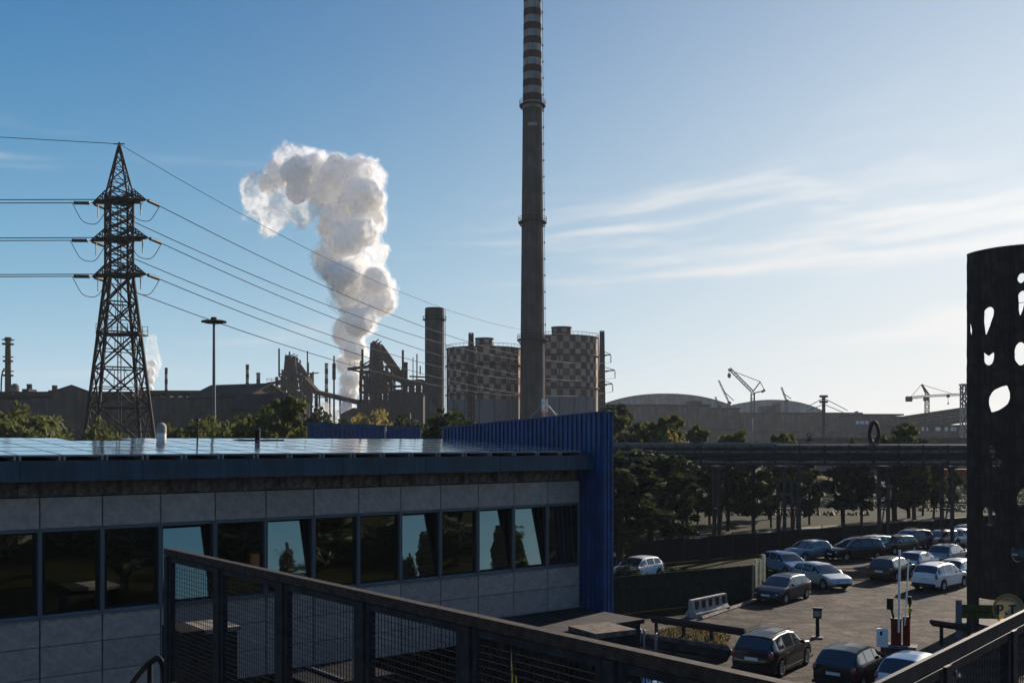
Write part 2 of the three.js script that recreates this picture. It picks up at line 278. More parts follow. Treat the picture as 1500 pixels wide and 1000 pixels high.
// solar panels on the roof, five rows deep
{
  const rise = Math.atan2(0.46, 8.6), first = thing('solar_panel', 'dark blue solar panel lying on the office roof', 'solar panel', [0, 0, 0], 0, 'solar panels on the office roof');
  const w = 0.992, d = 1.64;
  part('glass', slab(-w / 2 + 0.012, w / 2 - 0.012, 0.03, 0.036, -d / 2 + 0.012, d / 2 - 0.012), M.pv, first);
  part('frame', [slab(-w / 2, w / 2, 0, 0.04, -d / 2, -d / 2 + 0.012), slab(-w / 2, w / 2, 0, 0.04, d / 2 - 0.012, d / 2), slab(-w / 2, -w / 2 + 0.012, 0, 0.04, -d / 2 + 0.012, d / 2 - 0.012), slab(w / 2 - 0.012, w / 2, 0, 0.04, -d / 2 + 0.012, d / 2 - 0.012), slab(-w / 2 + 0.02, -w / 2 + 0.07, -0.1, 0, -d / 2, d / 2), slab(w / 2 - 0.07, w / 2 - 0.02, -0.1, 0, -d / 2, d / 2)], M.pvFrame, first);
  const c = Math.cos(TH), s = Math.sin(TH), rng = random(4); let n = 0;
  for (let r = 0; r < 5; r++) for (let k = 0; k < 23; k++) {
    if (r === 4 && (k === 13 || k === 14)) continue;
    const lx = -0.75 - k * 1.02, along = 0.85 + r * 1.69, lz = 0.42 - along * Math.cos(rise), ly = 8.55 + along * Math.sin(rise) + 0.11;
    const o = n++ ? dup(first, [0, 0, 0]) : first;
    o.position.set(2.41 + lx * c + lz * s, ly, -36.5 - lx * s + lz * c); o.rotation.set(0, 0, 0); o.rotation.order = 'YXZ'; o.rotation.y = TH; o.rotation.x = rise + (rng() - 0.5) * 0.006; o.rotation.z = (rng() - 0.5) * 0.006;
  }
}
const onRoof = (px, py, along) => {                        // a place on the roof, from its column in the photograph and its distance up the slope
  const u = (px - 750) / F, c = Math.cos(TH), s = Math.sin(TH), lz = 0.42 - along; const lx = (u * (36.5 - lz * c) - 2.41 - lz * s) / (c - u * s);
  return V(2.41 + lx * c + lz * s, 8.55 + along * 0.0535, -36.5 - lx * s + lz * c);
};
{
  const v = thing('roof_vent', 'pale hooded vent standing behind the solar panels', 'vent', onRoof(236, 0, 8.9)); part('pipe', cyl(0.16, 0.16, 0.35, 0, -0.05, 0), M.white, v); part('hood', [cyl(0.17, 0.17, 0.2, 0, 0.3, 0), new THREE.SphereGeometry(0.17, 16, 8, 0, 6.283, 0, 1.571).translate(0, 0.5, 0)], M.concretePale, v);
  const l = thing('roof_lamp', 'slim lamp post at the edge of the solar panels', 'lamp', onRoof(289, 0, 8.9)); part('post', cyl(0.035, 0.03, 0.72, 0, -0.05, 0, 10), M.black, l); part('arm', tube([V(0, 0.66, 0), V(0.02, 0.76, 0.05), V(0.08, 0.78, 0.2)], 0.025), M.black, l); part('head', box(0.12, 0.06, 0.22, 0.09, 0.78, 0.26), M.black, l);
  const h = thing('roof_hatch', 'low dark hatch lying between the solar panels', 'hatch', onRoof(372, 0, 7.7), TH); part('cover', box(1.7, 0.1, 1.3, 0, 0.1, 0), M.black, h); part('upstand', box(1.5, 0.1, 1.1, 0, 0, 0), M.steel, h);
  const f = thing('roof_flue', 'short dark flue pipe on the office roof', 'flue', onRoof(377, 0, 6.8)); part('pipe', cyl(0.09, 0.09, 0.55, 0, -0.05, 0, 14), M.black, f); part('cap', [cyl(0.13, 0.02, 0.08, 0, 0.53, 0, 14)], M.steel, f);
}
// low annex, hut and cabinets in the yard
{
  const a = thing('annex', 'low dark flat-roofed annex against the foot of the office', 'building', [2.41, 0, -36.5], TH);
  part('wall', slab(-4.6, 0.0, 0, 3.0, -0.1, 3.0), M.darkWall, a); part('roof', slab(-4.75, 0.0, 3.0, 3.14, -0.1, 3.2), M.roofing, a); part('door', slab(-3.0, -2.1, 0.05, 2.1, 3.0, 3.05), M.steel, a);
  const hp = P(882, 919, 31.5), h = thing('meter_hut', 'small hut with a tan concrete slab roof by the blue wall', 'hut', [hp.x, 0, hp.z], R(30));
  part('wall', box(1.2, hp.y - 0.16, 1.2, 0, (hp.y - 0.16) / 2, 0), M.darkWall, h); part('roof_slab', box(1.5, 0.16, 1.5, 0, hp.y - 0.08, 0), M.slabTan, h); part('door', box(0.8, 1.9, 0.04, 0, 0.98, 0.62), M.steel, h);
  const cp = P(292, 916, 23.5), c = thing('switch_cabin', 'dark utility cabin with a pale sheet lid below the office windows', 'cabin', [cp.x, 0, cp.z], TH);
  part('body', box(1.35, cp.y - 0.1, 1.1, 0, (cp.y - 0.1) / 2, 0), M.darkWall, c); part('lid', box(0.85, 0.1, 1.25, 0.3, cp.y - 0.05, 0), M.concrete, c); part('lid_dark', box(0.5, 0.1, 1.25, -0.4, cp.y - 0.05, 0), M.black, c); part('vent_grille', [0, 1, 2, 3].map((i) => box(0.7, 0.05, 0.03, 0.1, cp.y - 0.6 - i * 0.12, 0.56)), M.steel, c);
  const lp = P(490, 984, 25), l = thing('plant_room', 'low dark plant room with a bright metal roof edge in the yard', 'building', [lp.x, 0, lp.z], TH);
  part('wall', box(2.0, lp.y - 0.12, 2, 0, (lp.y - 0.12) / 2, 0), M.darkWall, l); part('roof', box(2.1, 0.12, 2.1, 0, lp.y - 0.06, 0), M.black, l); part('roof_edge', bar(V(-0.3, lp.y + 0.03, -0.9), V(-0.3, lp.y + 0.03, 1.0), 0.05), M.galv, l); part('door', box(0.9, 2, 0.05, 0.2, 1.02, 1.02), M.steel, l);
}
// ---------------------------------------------------------------- railings of the walkway the photograph is taken from
{
  const TOP = 8.158, FLOOR = 7.0, p0 = V(-2.732, 0, -8.148), dirL = V(0.63, 0, 0.776), dirR = V(0.641, 0, -0.768), corner = p0.clone().addScaledVector(dirL, 6.07);
  const build = (label, start, dir, n, step, meshSize, TOP, rail, th, wd) => {
    const o = thing('railing', label, 'railing', [start.x, 0, start.z], Math.atan2(-dir.z, dir.x)), L = n * step;
    part('top_rail', [slab(-0.04, L + 0.04, TOP - th, TOP, -wd, wd)], rail, o);
    const post = boxUV(join([slab(-0.035, 0.035, FLOOR - 0.3, TOP - 0.06, -0.03, 0.03)])); post.userData.done = true;
    const fr = boxUV(join([slab(0.05, 0.085, FLOOR + 0.08, TOP - 0.062, -0.02, 0.02), slab(step - 0.085, step - 0.05, FLOOR + 0.08, TOP - 0.062, -0.02, 0.02), slab(0.085, step - 0.085, TOP - 0.1, TOP - 0.062, -0.018, 0.018), slab(0.085, step - 0.085, FLOOR + 0.08, FLOOR + 0.11, -0.018, 0.018)])); fr.userData.done = true;
    const w = []; for (let x = 0.085 + meshSize; x < step - 0.09; x += meshSize) w.push(slab(x - 0.0024, x + 0.0024, FLOOR + 0.1, TOP - 0.09, -0.0015, 0.0015));
    for (let y = FLOOR + 0.1 + meshSize; y < TOP - 0.11; y += meshSize) w.push(slab(0.08, step - 0.08, y - 0.0014, y + 0.0014, 0.0017, 0.0037));
    const wm = boxUV(join(w)); wm.userData.done = true;
    for (let k = 0; k <= n; k++) part('post', post, M.railDark, o).position.x = k * step;
    for (let k = 0; k < n; k++) { part('panel_frame', fr, M.railDark, o).position.x = k * step; part('wire_mesh', wm, M.wire, o).position.x = k * step; }
    return o;
  };
  build('rusty railing with wire mesh panels running past the office windows', p0, dirL, 6, 1, 0.034, TOP, M.rustRail, 0.055, 0.028);
  build('dark railing with wire mesh meeting the other railing at the corner beside the car park', corner.clone().addScaledVector(dirR, 0.06), dirR, 5, 1.05, 0.045, TOP - 0.03, M.railDark, 0.072, 0.01);
  const deck = structure('walkway', sheet([p0, corner, corner.clone().addScaledVector(dirR, 5.3), V(12, 0, 6), V(-10, 0, 6)].map((p) => p.clone()), 0), M.concrete, 'concrete deck of the raised walkway');
  deck.position.y = FLOOR; deck.geometry = new THREE.ExtrudeGeometry(new THREE.Shape([p0, corner, corner.clone().addScaledVector(dirR, 5.3), V(12, 0, 6), V(-10, 0, 6)].map((p) => new THREE.Vector2(p.x, -p.z))), { depth: 0.3, bevelEnabled: false }).rotateX(-Math.PI / 2).translate(0, -0.3, 0);
  for (const [x, z] of [[-2.6, -6.6], [0.9, -2.6], [3.3, -5.2], [-5, 4], [6, 4]]) tag(part('walkway_column', cyl(0.22, 0.22, FLOOR - 0.3, x, 0, z, 20), M.concrete), 'round concrete column carrying the walkway', 'column', 'columns under the walkway');
  // the handrail of the steps that leave the walkway
  const hr = thing('stair_handrail', 'dark bent handrail of the steps beside the office', 'handrail', [0, 0, 0]);
  const z = 8.3; part('rail', tube([P(172, 1030, z + 0.7), P(205, 985, z + 0.35), P(222, 968, z + 0.1), P(232, 964, z), P(238, 974, z - 0.05), P(241, 1000, z - 0.05)], 0.024, 40, 8), M.black, hr);
  const a = P(219, 971, z + 0.14); part('post', rod(V(a.x, 6.7, a.z), a, 0.022), M.black, hr); const b = P(241, 1000, z - 0.05); part('end_post', rod(V(b.x, 6.7, b.z), b, 0.024), M.black, hr);
  const st = thing('steps', 'concrete steps going down beside the railing', 'steps', [p0.x, 0, p0.z], Math.atan2(-dirL.z, dirL.x));
  for (let k = 0; k < 6; k++) part('step', slab(-0.35 - 0.3 * k - 0.3, -0.35 - 0.3 * k, 0, FLOOR - 0.02 - 0.17 * (k + 1), -0.2, 1.4), M.concrete, st);
}

// ---------------------------------------------------------------- lattice helpers
function latticeFaces(levels, corners, w) {               // X bracing and rings between levels; corners(y) gives four points
  const g = [];
  for (let i = 0; i < levels.length - 1; i++) {
    const a = corners(levels[i]), b = corners(levels[i + 1]);
    for (let k = 0; k < 4; k++) { const m = (k + 1) % 4; g.push(bar(a[k], b[m], w), bar(a[m], b[k], w), bar(b[k], b[m], w * 0.8)); }
  }
  return g;
}
function truss(a, b, s, n, w) {                           // a square lattice boom from a to b
  const v = V().subVectors(b, a), l = v.length(), q = new THREE.Quaternion().setFromUnitVectors(V(0, 1, 0), v.clone().normalize());
  const c = (y) => [[1, 1], [-1, 1], [-1, -1], [1, -1]].map(([x, z]) => V(x * s / 2, y, z * s / 2)), g = [];
  const lv = Array.from({ length: n + 1 }, (_, i) => l * i / n);
  for (let k = 0; k < 4; k++) g.push(bar(c(0)[k], c(l)[k], w));
  for (let i = 0; i < n; i++) for (let k = 0; k < 4; k++) { const m = (k + 1) % 4; g.push((i + k) % 2 ? bar(c(lv[i])[k], c(lv[i + 1])[m], w * 0.6) : bar(c(lv[i])[m], c(lv[i + 1])[k], w * 0.6)); }
  return join(g).applyQuaternion(q).translate(a.x, a.y, a.z);
}
const sagged = (a, b, sag, n = 14) => Array.from({ length: n + 1 }, (_, i) => { const t = i / n, p = a.clone().lerp(b, t); p.y -= sag * 4 * t * (1 - t); return p; });

// ---------------------------------------------------------------- the large pylon and its lines
const PY = P(174, 648, 130); PY.y = 0;
const pylonTips = [];
{
  const o = thing('pylon', 'tall dark lattice pylon with three pairs of arms beyond the office roof', 'pylon', PY, R(0));
  const rad = (y) => y < 30.1 ? lerp(6.26, 1.94, y / 30.1) : y < 40.5 ? 1.94 : lerp(1.94, 0.12, (y - 40.5) / 6.2), ph = R(11);
  const cor = (y) => [0, 1, 2, 3].map((k) => V(rad(y) * Math.cos(ph + k * Math.PI / 2), y, rad(y) * Math.sin(ph + k * Math.PI / 2)));
  for (let k = 0; k < 4; k++) { part('leg', [bar(cor(0)[k], cor(30.1)[k], 0.34), bar(cor(30.1)[k], cor(40.5)[k], 0.26), bar(cor(40.5)[k], cor(46.7)[k], 0.17)], M.lattice, o); }
  const low = [0, 7.4, 13.4, 18.4, 22.9, 26.7, 30.1], up = Array.from({ length: 8 }, (_, i) => 30.1 + i * 10.4 / 7), top = [40.5, 42.2, 43.8, 45.2, 46.4];
  part('lower_bracing', latticeFaces(low, cor, 0.17), M.lattice, o);
  const second = []; for (let i = 0; i < low.length - 2; i++) { const m = (low[i] + low[i + 1]) / 2, a = cor(m), b = cor(low[i + 1]), c0 = cor(low[i]); for (let k = 0; k < 4; k++) { const j = (k + 1) % 4, h = a[k].clone().lerp(a[j], 0.5); second.push(bar(a[k], h, 0.09), bar(a[j], h, 0.09), bar(b[k].clone().lerp(b[j], 0.5), h, 0.07), bar(a[k], b[k].clone().lerp(b[j], 0.25), 0.07), bar(a[j], b[k].clone().lerp(b[j], 0.75), 0.07), bar(a[k], c0[k].clone().lerp(c0[j], 0.25), 0.07)); } }
  part('secondary_bracing', second, M.lattice, o);
  part('upper_bracing', latticeFaces(up, cor, 0.14), M.lattice, o); part('peak_bracing', latticeFaces(top, cor, 0.09), M.lattice, o);
  part('ladder', [bar(V(0.15, 0, -0.2), V(0.15, 40, -0.2), 0.1), bar(V(-0.25, 0, -0.2), V(-0.25, 40, -0.2), 0.1), ...Array.from({ length: 60 }, (_, i) => box(0.4, 0.06, 0.06, -0.05, 1 + i * 0.65, -0.2))], M.lattice, o);
  part('earth_wire_horn', [bar(V(-0.7, 46.9, 0), V(0.7, 46.9, 0), 0.12), bar(V(0, 46.2, 0), V(0, 47.1, 0), 0.2)], M.lattice, o);
  const pl = [box(5.4, 0.16, 3.4, 0.4, 22.7, 0)];
  for (const z of [-1.7, 1.7]) { const rl = []; for (let i = 0; i <= 8; i++) { const x = -2.25 + i * 0.66; rl.push(bar(V(x, 22.75, z), V(x, 23.9, z), 0.06)); } for (const y of [23.3, 23.9]) rl.push(bar(V(-2.25, y, z), V(3.05, y, z), 0.05)); part('platform_rail', rl, M.lattice, o); }
  part('platform', pl, M.lattice, o);
  part('cage_ladder', [bar(V(2.4, 12, 1), V(2.4, 24, 1), 0.09), bar(V(3, 12, 1), V(3, 24, 1), 0.09), ...Array.from({ length: 18 }, (_, i) => bar(V(2.4, 12.3 + i * 0.65, 1), V(3, 12.3 + i * 0.65, 1), 0.06))], M.lattice, o);
  for (const [y, reach] of [[39.6, 3.75], [34.8, 4.0], [30.2, 3.75]]) for (const s of [-1, 1]) {
    const tip = V(s * reach, y, s * 0.9), g = [], c = cor(y), near = c.slice().sort((p, q) => s * (q.x - p.x)).slice(0, 3);
    for (const p of near) g.push(bar(p, tip, 0.16), bar(V(p.x, y + 1.5, p.z), tip, 0.12));
    for (let t = 0.2; t < 0.95; t += 0.2) { const a = near[1].clone().lerp(tip, t), b = near[2].clone().lerp(tip, t), d = V(near[0].x, y + 1.5, near[0].z).lerp(tip, t); g.push(bar(a, b, 0.1), bar(a, d, 0.1), bar(b, d, 0.1), bar(near[0].clone().lerp(tip, t), d, 0.1)); }
    g.push(box(2.2, 0.16, 1.6, s * 1.6, y - 0.05, 0));
    part('cross_arm', g, M.lattice, o); pylonTips.push({ s, tip: tip.clone().add(PY), local: tip });
  }
  part('diaphragm', [39.6, 34.8, 30.2].flatMap((y) => { const c = cor(y); return [bar(c[0], c[2], 0.3), bar(c[1], c[3], 0.3), ...[0, 1, 2, 3].map((k) => bar(c[k], c[(k + 1) % 4], 0.3)), box(1.6, 0.25, 1.2, 0, y, 0)]; }), M.lattice, o);
  // insulator strings and jumper loops; the left-going and right-going ends
  const string = (a, dir) => { const g = []; for (let i = 0; i < 12; i++) { const c = a.clone().addScaledVector(dir, 0.35 + i * 0.17); g.push(rod(c, c.clone().addScaledVector(dir, 0.12), 0.22, 10)); } g.push(rod(a, a.clone().addScaledVector(dir, 2.55), 0.04, 6)); return g; };
  const far = P(882, 648, 347); far.y = 0; const toFar = V().subVectors(far, PY).normalize().add(V(0, -0.09, 0)).normalize(), toLeft = V(-1, 0.01, 0.02).normalize();
  pylonTips.forEach((t) => {
    const a = t.local.clone(), e = [];
    for (const d of [toFar, toLeft]) { part('insulator_string', string(a, d), M.insulator, o); e.push(a.clone().addScaledVector(d, 2.6)); }
    const mid = e[0].clone().lerp(e[1], 0.5); mid.y -= 2.3; part('jumper_wire', tube([e[0], e[0].clone().lerp(mid, 0.6).add(V(0, -0.7, 0)), mid, e[1].clone().lerp(mid, 0.6).add(V(0, -0.7, 0)), e[1]], 0.045, 30, 5), M.lattice, o);
    part('jumper_hanger', bar(a.clone().addScaledVector(V(-t.s, 0, 0), 0.7), a.clone().add(V(-t.s * 0.7, -1.9, 0)), 0.1), M.insulator, o);
    t.right = e[0].add(PY); t.left = e[1].add(PY);
  });
}
// slim pylons further off; the lines run to the one beside the chequered tanks
const farTips = [];
function slimPylon(px, top, z, label, arms) {
  const b = P(px, HZ, z); b.y = 0; const h = P(px, top, z).y, o = thing('slim_pylon', label, 'pylon', b), rad = (y) => lerp(1.5, 0.75, y / h);
  const cor = (y) => [0, 1, 2, 3].map((k) => V(rad(y) * Math.cos(R(40) + k * Math.PI / 2), y, rad(y) * Math.sin(R(40) + k * Math.PI / 2))), lv = Array.from({ length: 20 }, (_, i) => h * i / 19);
  for (let k = 0; k < 4; k++) part('leg', bar(cor(0)[k], cor(h)[k], 0.42), M.lattice, o);
  part('bracing', latticeFaces(lv, cor, 0.26), M.lattice, o); part('shaft', bar(V(0, 0, 0), V(0, h - 0.3, 0), 0.7), M.lattice, o);
  for (const [y, s, l] of arms) { part('cross_arm', [bar(V(0, y, 0), V(s * l, y + 0.25, 0), 0.36), bar(V(0, y + 1.6, 0), V(s * l, y + 0.3, 0), 0.2), bar(V(0, y - 0.7, 0), V(s * l * 0.6, y + 0.1, 0), 0.2)], M.lattice, o); part('insulator_string', [0, 1, 2, 3, 4, 5, 6].map((i) => cyl(0.2, 0.2, 0.24, s * l, y - 0.35 - i * 0.34, 0, 8)), M.insulator, o); farTips.push(V(s * l, y - 2.4, 0).add(b)); }
  return o;
}
slimPylon(882, 485, 347, 'slim dark pylon with short arms beside the second chequered tank', [[38.5, 1, 3.0], [33.2, 1, 4.4], [28.6, 1, 3.6], [38.5, -1, 3.0], [33.2, -1, 6.4], [28.6, -1, 4.2]]);
const mainTips = farTips.slice();
slimPylon(690, 488, 300, 'slim dark pylon standing before the first chequered tank', [[36, 1, 1.3], [36, -1, 1.3], [30, 1, 1.6], [30, -1, 1.6]]);
{
  const line = (name, pts, r, label, group) => tag(part(name, tube(pts, r, 60, 5), M.lattice), label, 'cable', group);
  pylonTips.forEach((t, i) => {
    const b = mainTips[t.s > 0 ? Math.floor(i / 2) : 3 + Math.floor(i / 2)];
    line('power_line', sagged(t.right, b, 6.5, 20), 0.06, 'black power line running from the tall pylon past the chimneys', 'power lines towards the chequered tanks');
    line('power_line', sagged(t.left, t.left.clone().add(V(-190, 1.5, 4)), 0.8, 14), 0.06, 'black power line stretched level from the tall pylon out over the sheds', 'level power lines at the tall pylon');
  });
  const ap = V(0, 46.9, 0).add(PY);
  line('earth_wire', sagged(ap, P(882, 486, 347), 8.5, 20), 0.04, 'thin earth wire from the pylon peak towards the chimneys');
  line('earth_wire', sagged(ap, ap.clone().add(V(-190, 11, 6)), 0.5, 10), 0.045, 'thin earth wire from the pylon peak over the sheds');
}
// ---------------------------------------------------------------- chimneys
function stripedStack(name, label, px, z, yTopPx, w0, w1, bands, ratio, red = M.stackRed) {   // small far chimneys: bands are parts
  const b = P(px, HZ, z); b.y = 0; const h = P(px, yTopPx, z).y, o = thing(name, label, 'chimney', b), r = (y) => lerp(w0, w1, y / h) * z / F / 2, s = h * (1 - ratio);
  part('shaft', cyl(r(0), r(s), s, 0, 0, 0, 20), M.stackConcrete, o);
  for (let k = 0; k < bands; k++) { const y0 = s + (h - s) * k / bands, y1 = s + (h - s) * (k + 1) / bands; part('painted_band', cyl(r(y0) + 0.02, r(y1) + 0.02, y1 - y0 - 0.01, 0, y0, 0, 20), k % 2 ? M.stackWhite : red, o); }
  part('rim', cyl(r(h) * 1.15, r(h) * 1.15, 0.5, 0, h - 0.2, 0, 20), M.furnace, o); return o;
}
stripedStack('small_chimney', 'thin banded chimney above the long brown shed', 243, 330, 540, 4.6, 4, 9, 0.45);
stripedStack('small_chimney', 'thin banded chimney behind the gabled shed roof', 362, 420, 535, 5.4, 4.6, 7, 0.3);
stripedStack('small_chimney', 'short dark-topped chimney next to the banded one behind the gabled shed', 378, 420, 547, 6, 5.4, 2, 0.12, M.furnace);
stripedStack('small_chimney', 'thin banded chimney between the two blast furnaces', 478, 440, 533, 5.4, 4.8, 10, 0.5);
{
  // the tall one with the striped top
  const z = 220, b = P(780, HZ, z); b.y = 0; const o = thing('tall_chimney', 'very tall concrete chimney with a striped top and three ring platforms', 'chimney', b);
  const yAt = (py) => P(0, py, z).y, r = (y) => lerp(39, 25.6, clamp(y / yAt(0))) * z / F / 2, N = 40, H = 122;
  const y1 = yAt(160); let y = 0; while (y < y1 - 0.1) { const e = Math.min(y + 9.2, y1); part('shaft_lift', [cyl(r(y), r(e), e - y - 0.02, 0, y, 0, N)], M.stackConcrete, o); y = e; }
  // worn bands below the upper platform

  part('worn_band', new THREE.CylinderGeometry(r(yAt(183)) + 0.03, r(yAt(188)) + 0.03, yAt(183) - yAt(188), N, 1, true, R(-30), R(55)).translate(0, yAt(185.5), 0), M.stackWhite, o);
  let py = 160, k = 0; for (; ;) { const a = yAt(py), e = Math.min(yAt(py - 10.35), H); part('painted_band', cyl(r(a) + (k % 2 ? 0.02 : 0), r(e) + (k % 2 ? 0.02 : 0), e - a - 0.005, 0, a, 0, N), k % 2 ? M.stackRed : M.stackWhite, o); if (e >= H) break; py -= 10.35; k++; }
  part('rim', cyl(r(H) + 0.25, r(H) + 0.25, 0.8, 0, H, 0, N), M.furnace, o);
  for (const p of [152, 323, 495]) { const yy = yAt(p), ro = r(yy) + 0.75, g = [cyl(ro, ro, 0.18, 0, yy - 0.5, 0, N)]; for (const q of [0.0, 0.55]) g.push(new THREE.TorusGeometry(ro - 0.05, 0.05, 5, N).rotateX(Math.PI / 2).translate(0, yy + 0.1 + q, 0)); for (let i = 0; i < 24; i++) { const a = i / 24 * 6.2832; g.push(bar(V(Math.cos(a) * (ro - 0.05), yy - 0.4, Math.sin(a) * (ro - 0.05)), V(Math.cos(a) * (ro - 0.05), yy + 0.65, Math.sin(a) * (ro - 0.05)), 0.05), bar(V(Math.cos(a) * r(yy), yy - 1.4, Math.sin(a) * r(yy)), V(Math.cos(a) * ro, yy - 0.5, Math.sin(a) * ro), 0.08)); } part('ring_platform', g, M.furnace, o); }
  part('ladder', [bar(V(r(2) + 0.2, 2, 0.4), V(r(yAt(0)) + 0.2, yAt(0), 0.4), 0.07), bar(V(r(2) + 0.2, 2, 0.9), V(r(yAt(0)) + 0.2, yAt(0), 0.9), 0.07)], M.galv, o);
  const rests = []; for (let p = 20; p < 480; p += 24) rests.push(box(0.3, 0.3, 0.5, r(yAt(p)) + 0.2, yAt(p), 0.65)); part('ladder_rest', rests, M.furnace, o);
}
{
  const z = 260, b = P(636.5, HZ, z); b.y = 0; const o = thing('stubby_chimney', 'thick plain brown chimney with a ring below its rim', 'chimney', b), h = P(0, 453, z).y, r = 14.2 * z / F, N = 36;
  let y = 0; while (y < h - 0.1) { const e = Math.min(y + 7.4, h); part('shaft_lift', cyl(r, r, e - y - 0.02, 0, y, 0, N), M.stackConcrete, o); y = e; }
  part('lip', cyl(r * 0.97, r * 0.97, 0.3, 0, h, 0, N), M.furnace, o); const ry = P(0, 469, z).y; part('ring_platform', [cyl(r + 0.55, r + 0.55, 0.18, 0, ry, 0, N), new THREE.TorusGeometry(r + 0.5, 0.06, 5, N).rotateX(Math.PI / 2).translate(0, ry + 0.9, 0), ...Array.from({ length: 18 }, (_, i) => bar(V((r + 0.5) * Math.cos(i * 0.349), ry, (r + 0.5) * Math.sin(i * 0.349)), V((r + 0.5) * Math.cos(i * 0.349), ry + 0.9, (r + 0.5) * Math.sin(i * 0.349)), 0.07))], M.furnace, o);
  part('ladder', [bar(V(r + 0.3, 0, 0.9), V(r + 0.3, h, 0.9), 0.16)], M.galv, o);
}
// ---------------------------------------------------------------- chequered gas holders
const checker = (seed, cols, rowsN, lo) => { const rng = random(seed), W = 1024, H = 512, c = document.createElement('canvas'); c.width = W; c.height = H; const x = c.getContext('2d'); x.fillStyle = '#8b8382'; x.fillRect(0, 0, W, H);
  for (let i = 0; i < cols; i++) for (let j = 0; j < rowsN; j++) { const red = (i + j) % 2, v = rng() * 26 - 13, y0 = j / rowsN * lo * H; x.fillStyle = red ? `rgb(${104 + v},${70 + v * 0.7},${62 + v * 0.6})` : `rgb(${196 + v},${168 + v},${142 + v})`; x.fillRect(i / cols * W, y0, W / cols + 1, lo * H / rowsN + 1); }
  for (let i = 0; i < 2400; i++) { x.fillStyle = `rgba(${60 + rng() * 60},${52 + rng() * 50},${48 + rng() * 50},${0.05 + rng() * 0.16})`; x.fillRect(rng() * W, rng() * H, 2 + rng() * 7, 6 + rng() * 60 * rng()); }
  const t = new THREE.CanvasTexture(c); t.colorSpace = THREE.SRGBColorSpace; t.wrapS = THREE.RepeatWrapping; return t; };
function gasHolder(label, px, z, topPx, rPx, seed, cols, rowsN, lo, capW) {
  const b = P(px, HZ, z); b.y = 0; const o = thing('gas_holder', label, 'tank', b), r = rPx * z / F, h = P(0, topPx, z).y, N = 64;
  const shell = new THREE.CylinderGeometry(r, r, h, N, 1, true).translate(0, h / 2, 0); part('shell', shell, mat([0.74, 0.71, 0.70], 0.85, { map: checker(seed, cols, rowsN, lo), side: THREE.DoubleSide }), o, false);
  part('roof', new THREE.ConeGeometry(r + 0.05, r * 0.13, N).translate(0, h + r * 0.065, 0), M.millGrey, o);
  part('cap', cyl(capW, capW, 2.4, 0, h + r * 0.08, 0, 24), M.stackRed, o); for (let i = 0; i < 12; i += 2) part('cap_panel', new THREE.CylinderGeometry(capW + 0.03, capW + 0.03, 1.3, 4, 1, true, i * 0.5236, 0.5236).translate(0, h + r * 0.08 + 1.4, 0), M.stackWhite, o); part('cap_rim', cyl(capW + 0.2, capW + 0.2, 0.3, 0, h + r * 0.08 + 2.4, 0, 24), M.furnace, o);
  const rim = [new THREE.TorusGeometry(r + 0.15, 0.18, 6, N).rotateX(Math.PI / 2).translate(0, h, 0), new THREE.TorusGeometry(r + 0.2, 0.07, 5, N).rotateX(Math.PI / 2).translate(0, h + 1.1, 0)]; for (let i = 0; i < 48; i++) { const a = i / 48 * 6.2832; rim.push(bar(V((r + 0.2) * Math.cos(a), h, (r + 0.2) * Math.sin(a)), V((r + 0.2) * Math.cos(a), h + 1.1, (r + 0.2) * Math.sin(a)), 0.08)); } part('rim_rail', rim, M.furnace, o);
  for (const f of [0.86, 0.62, 0.34]) part('ring_walkway', [new THREE.TorusGeometry(r + 0.25, 0.22, 6, N).rotateX(Math.PI / 2).translate(0, h * f, 0)], M.furnace, o);
  for (let i = 0; i < 16; i++) { const a = i / 16 * 6.2832 + 0.1; part('guide_column', bar(V((r + 0.12) * Math.cos(a), 0, (r + 0.12) * Math.sin(a)), V((r + 0.12) * Math.cos(a), h, (r + 0.12) * Math.sin(a)), 0.28), M.millGrey, o); }
  return o;
}
gasHolder('chequered round gas tank with a wide red and white band, by the thick brown chimney', 709.5, 330, 512, 55, 3, 40, 7, 0.42, 2.9);
gasHolder('chequered round gas tank rising beside the tall striped chimney', 822.5, 322, 496, 53.5, 9, 38, 9, 0.44, 3.1);
{ // red and white guyed mast
  const z = 150, b = P(798, HZ, z); b.y = 0; const o = thing('guyed_mast', 'white and red lattice mast held by guy wires at the foot of the tall chimney', 'mast', b), h = P(0, 584, z).y;
  const s = 0.75; for (let k = 0; k < 8; k++) part('mast_section', truss(V(0, h * k / 8, 0), V(0, h * (k + 1) / 8 - 0.02, 0), s, 3, 0.16), k % 2 ? M.white : mat([0.5, 0.2, 0.15], 0.7), o);
  for (const [x, zz] of [[-14, 5], [12, 6], [15, -8], [-12, -9]]) part('guy_wire', rod(V(0, h - 0.4, 0), V(x, 0, zz), 0.05, 5), M.galv, o);
}
// ---------------------------------------------------------------- high mast light
{
  const z = 110, b = P(313, HZ, z); b.y = 0; const o = thing('high_mast_light', 'tall slender floodlight mast with a flat round head', 'lamp', b), h = P(0, 470, z).y;
  part('mast', cyl(0.26, 0.13, h, 0, 0, 0, 16), mat([0.12, 0.12, 0.12], 0.6), o); part('head_ring', [new THREE.TorusGeometry(0.95, 0.14, 8, 32).rotateX(Math.PI / 2).translate(0, h - 0.1, 0), ...[0, 1, 2, 3].map((k) => box(2.2, 0.08, 0.14, 0, h - 0.1, 0, k * 0.785))], M.black, o);
  for (let k = 0; k < 10; k++) { const a = k * 0.6283; part('floodlight', new THREE.BoxGeometry(0.42, 0.16, 0.34).rotateZ(-0.25).translate(1.12, 0, 0).rotateY(a).translate(0, h - 0.05, 0), M.black, o); }
  part('head_cap', [cyl(0.42, 0.3, 0.5, 0, h - 0.1, 0, 16)], M.black, o);
}
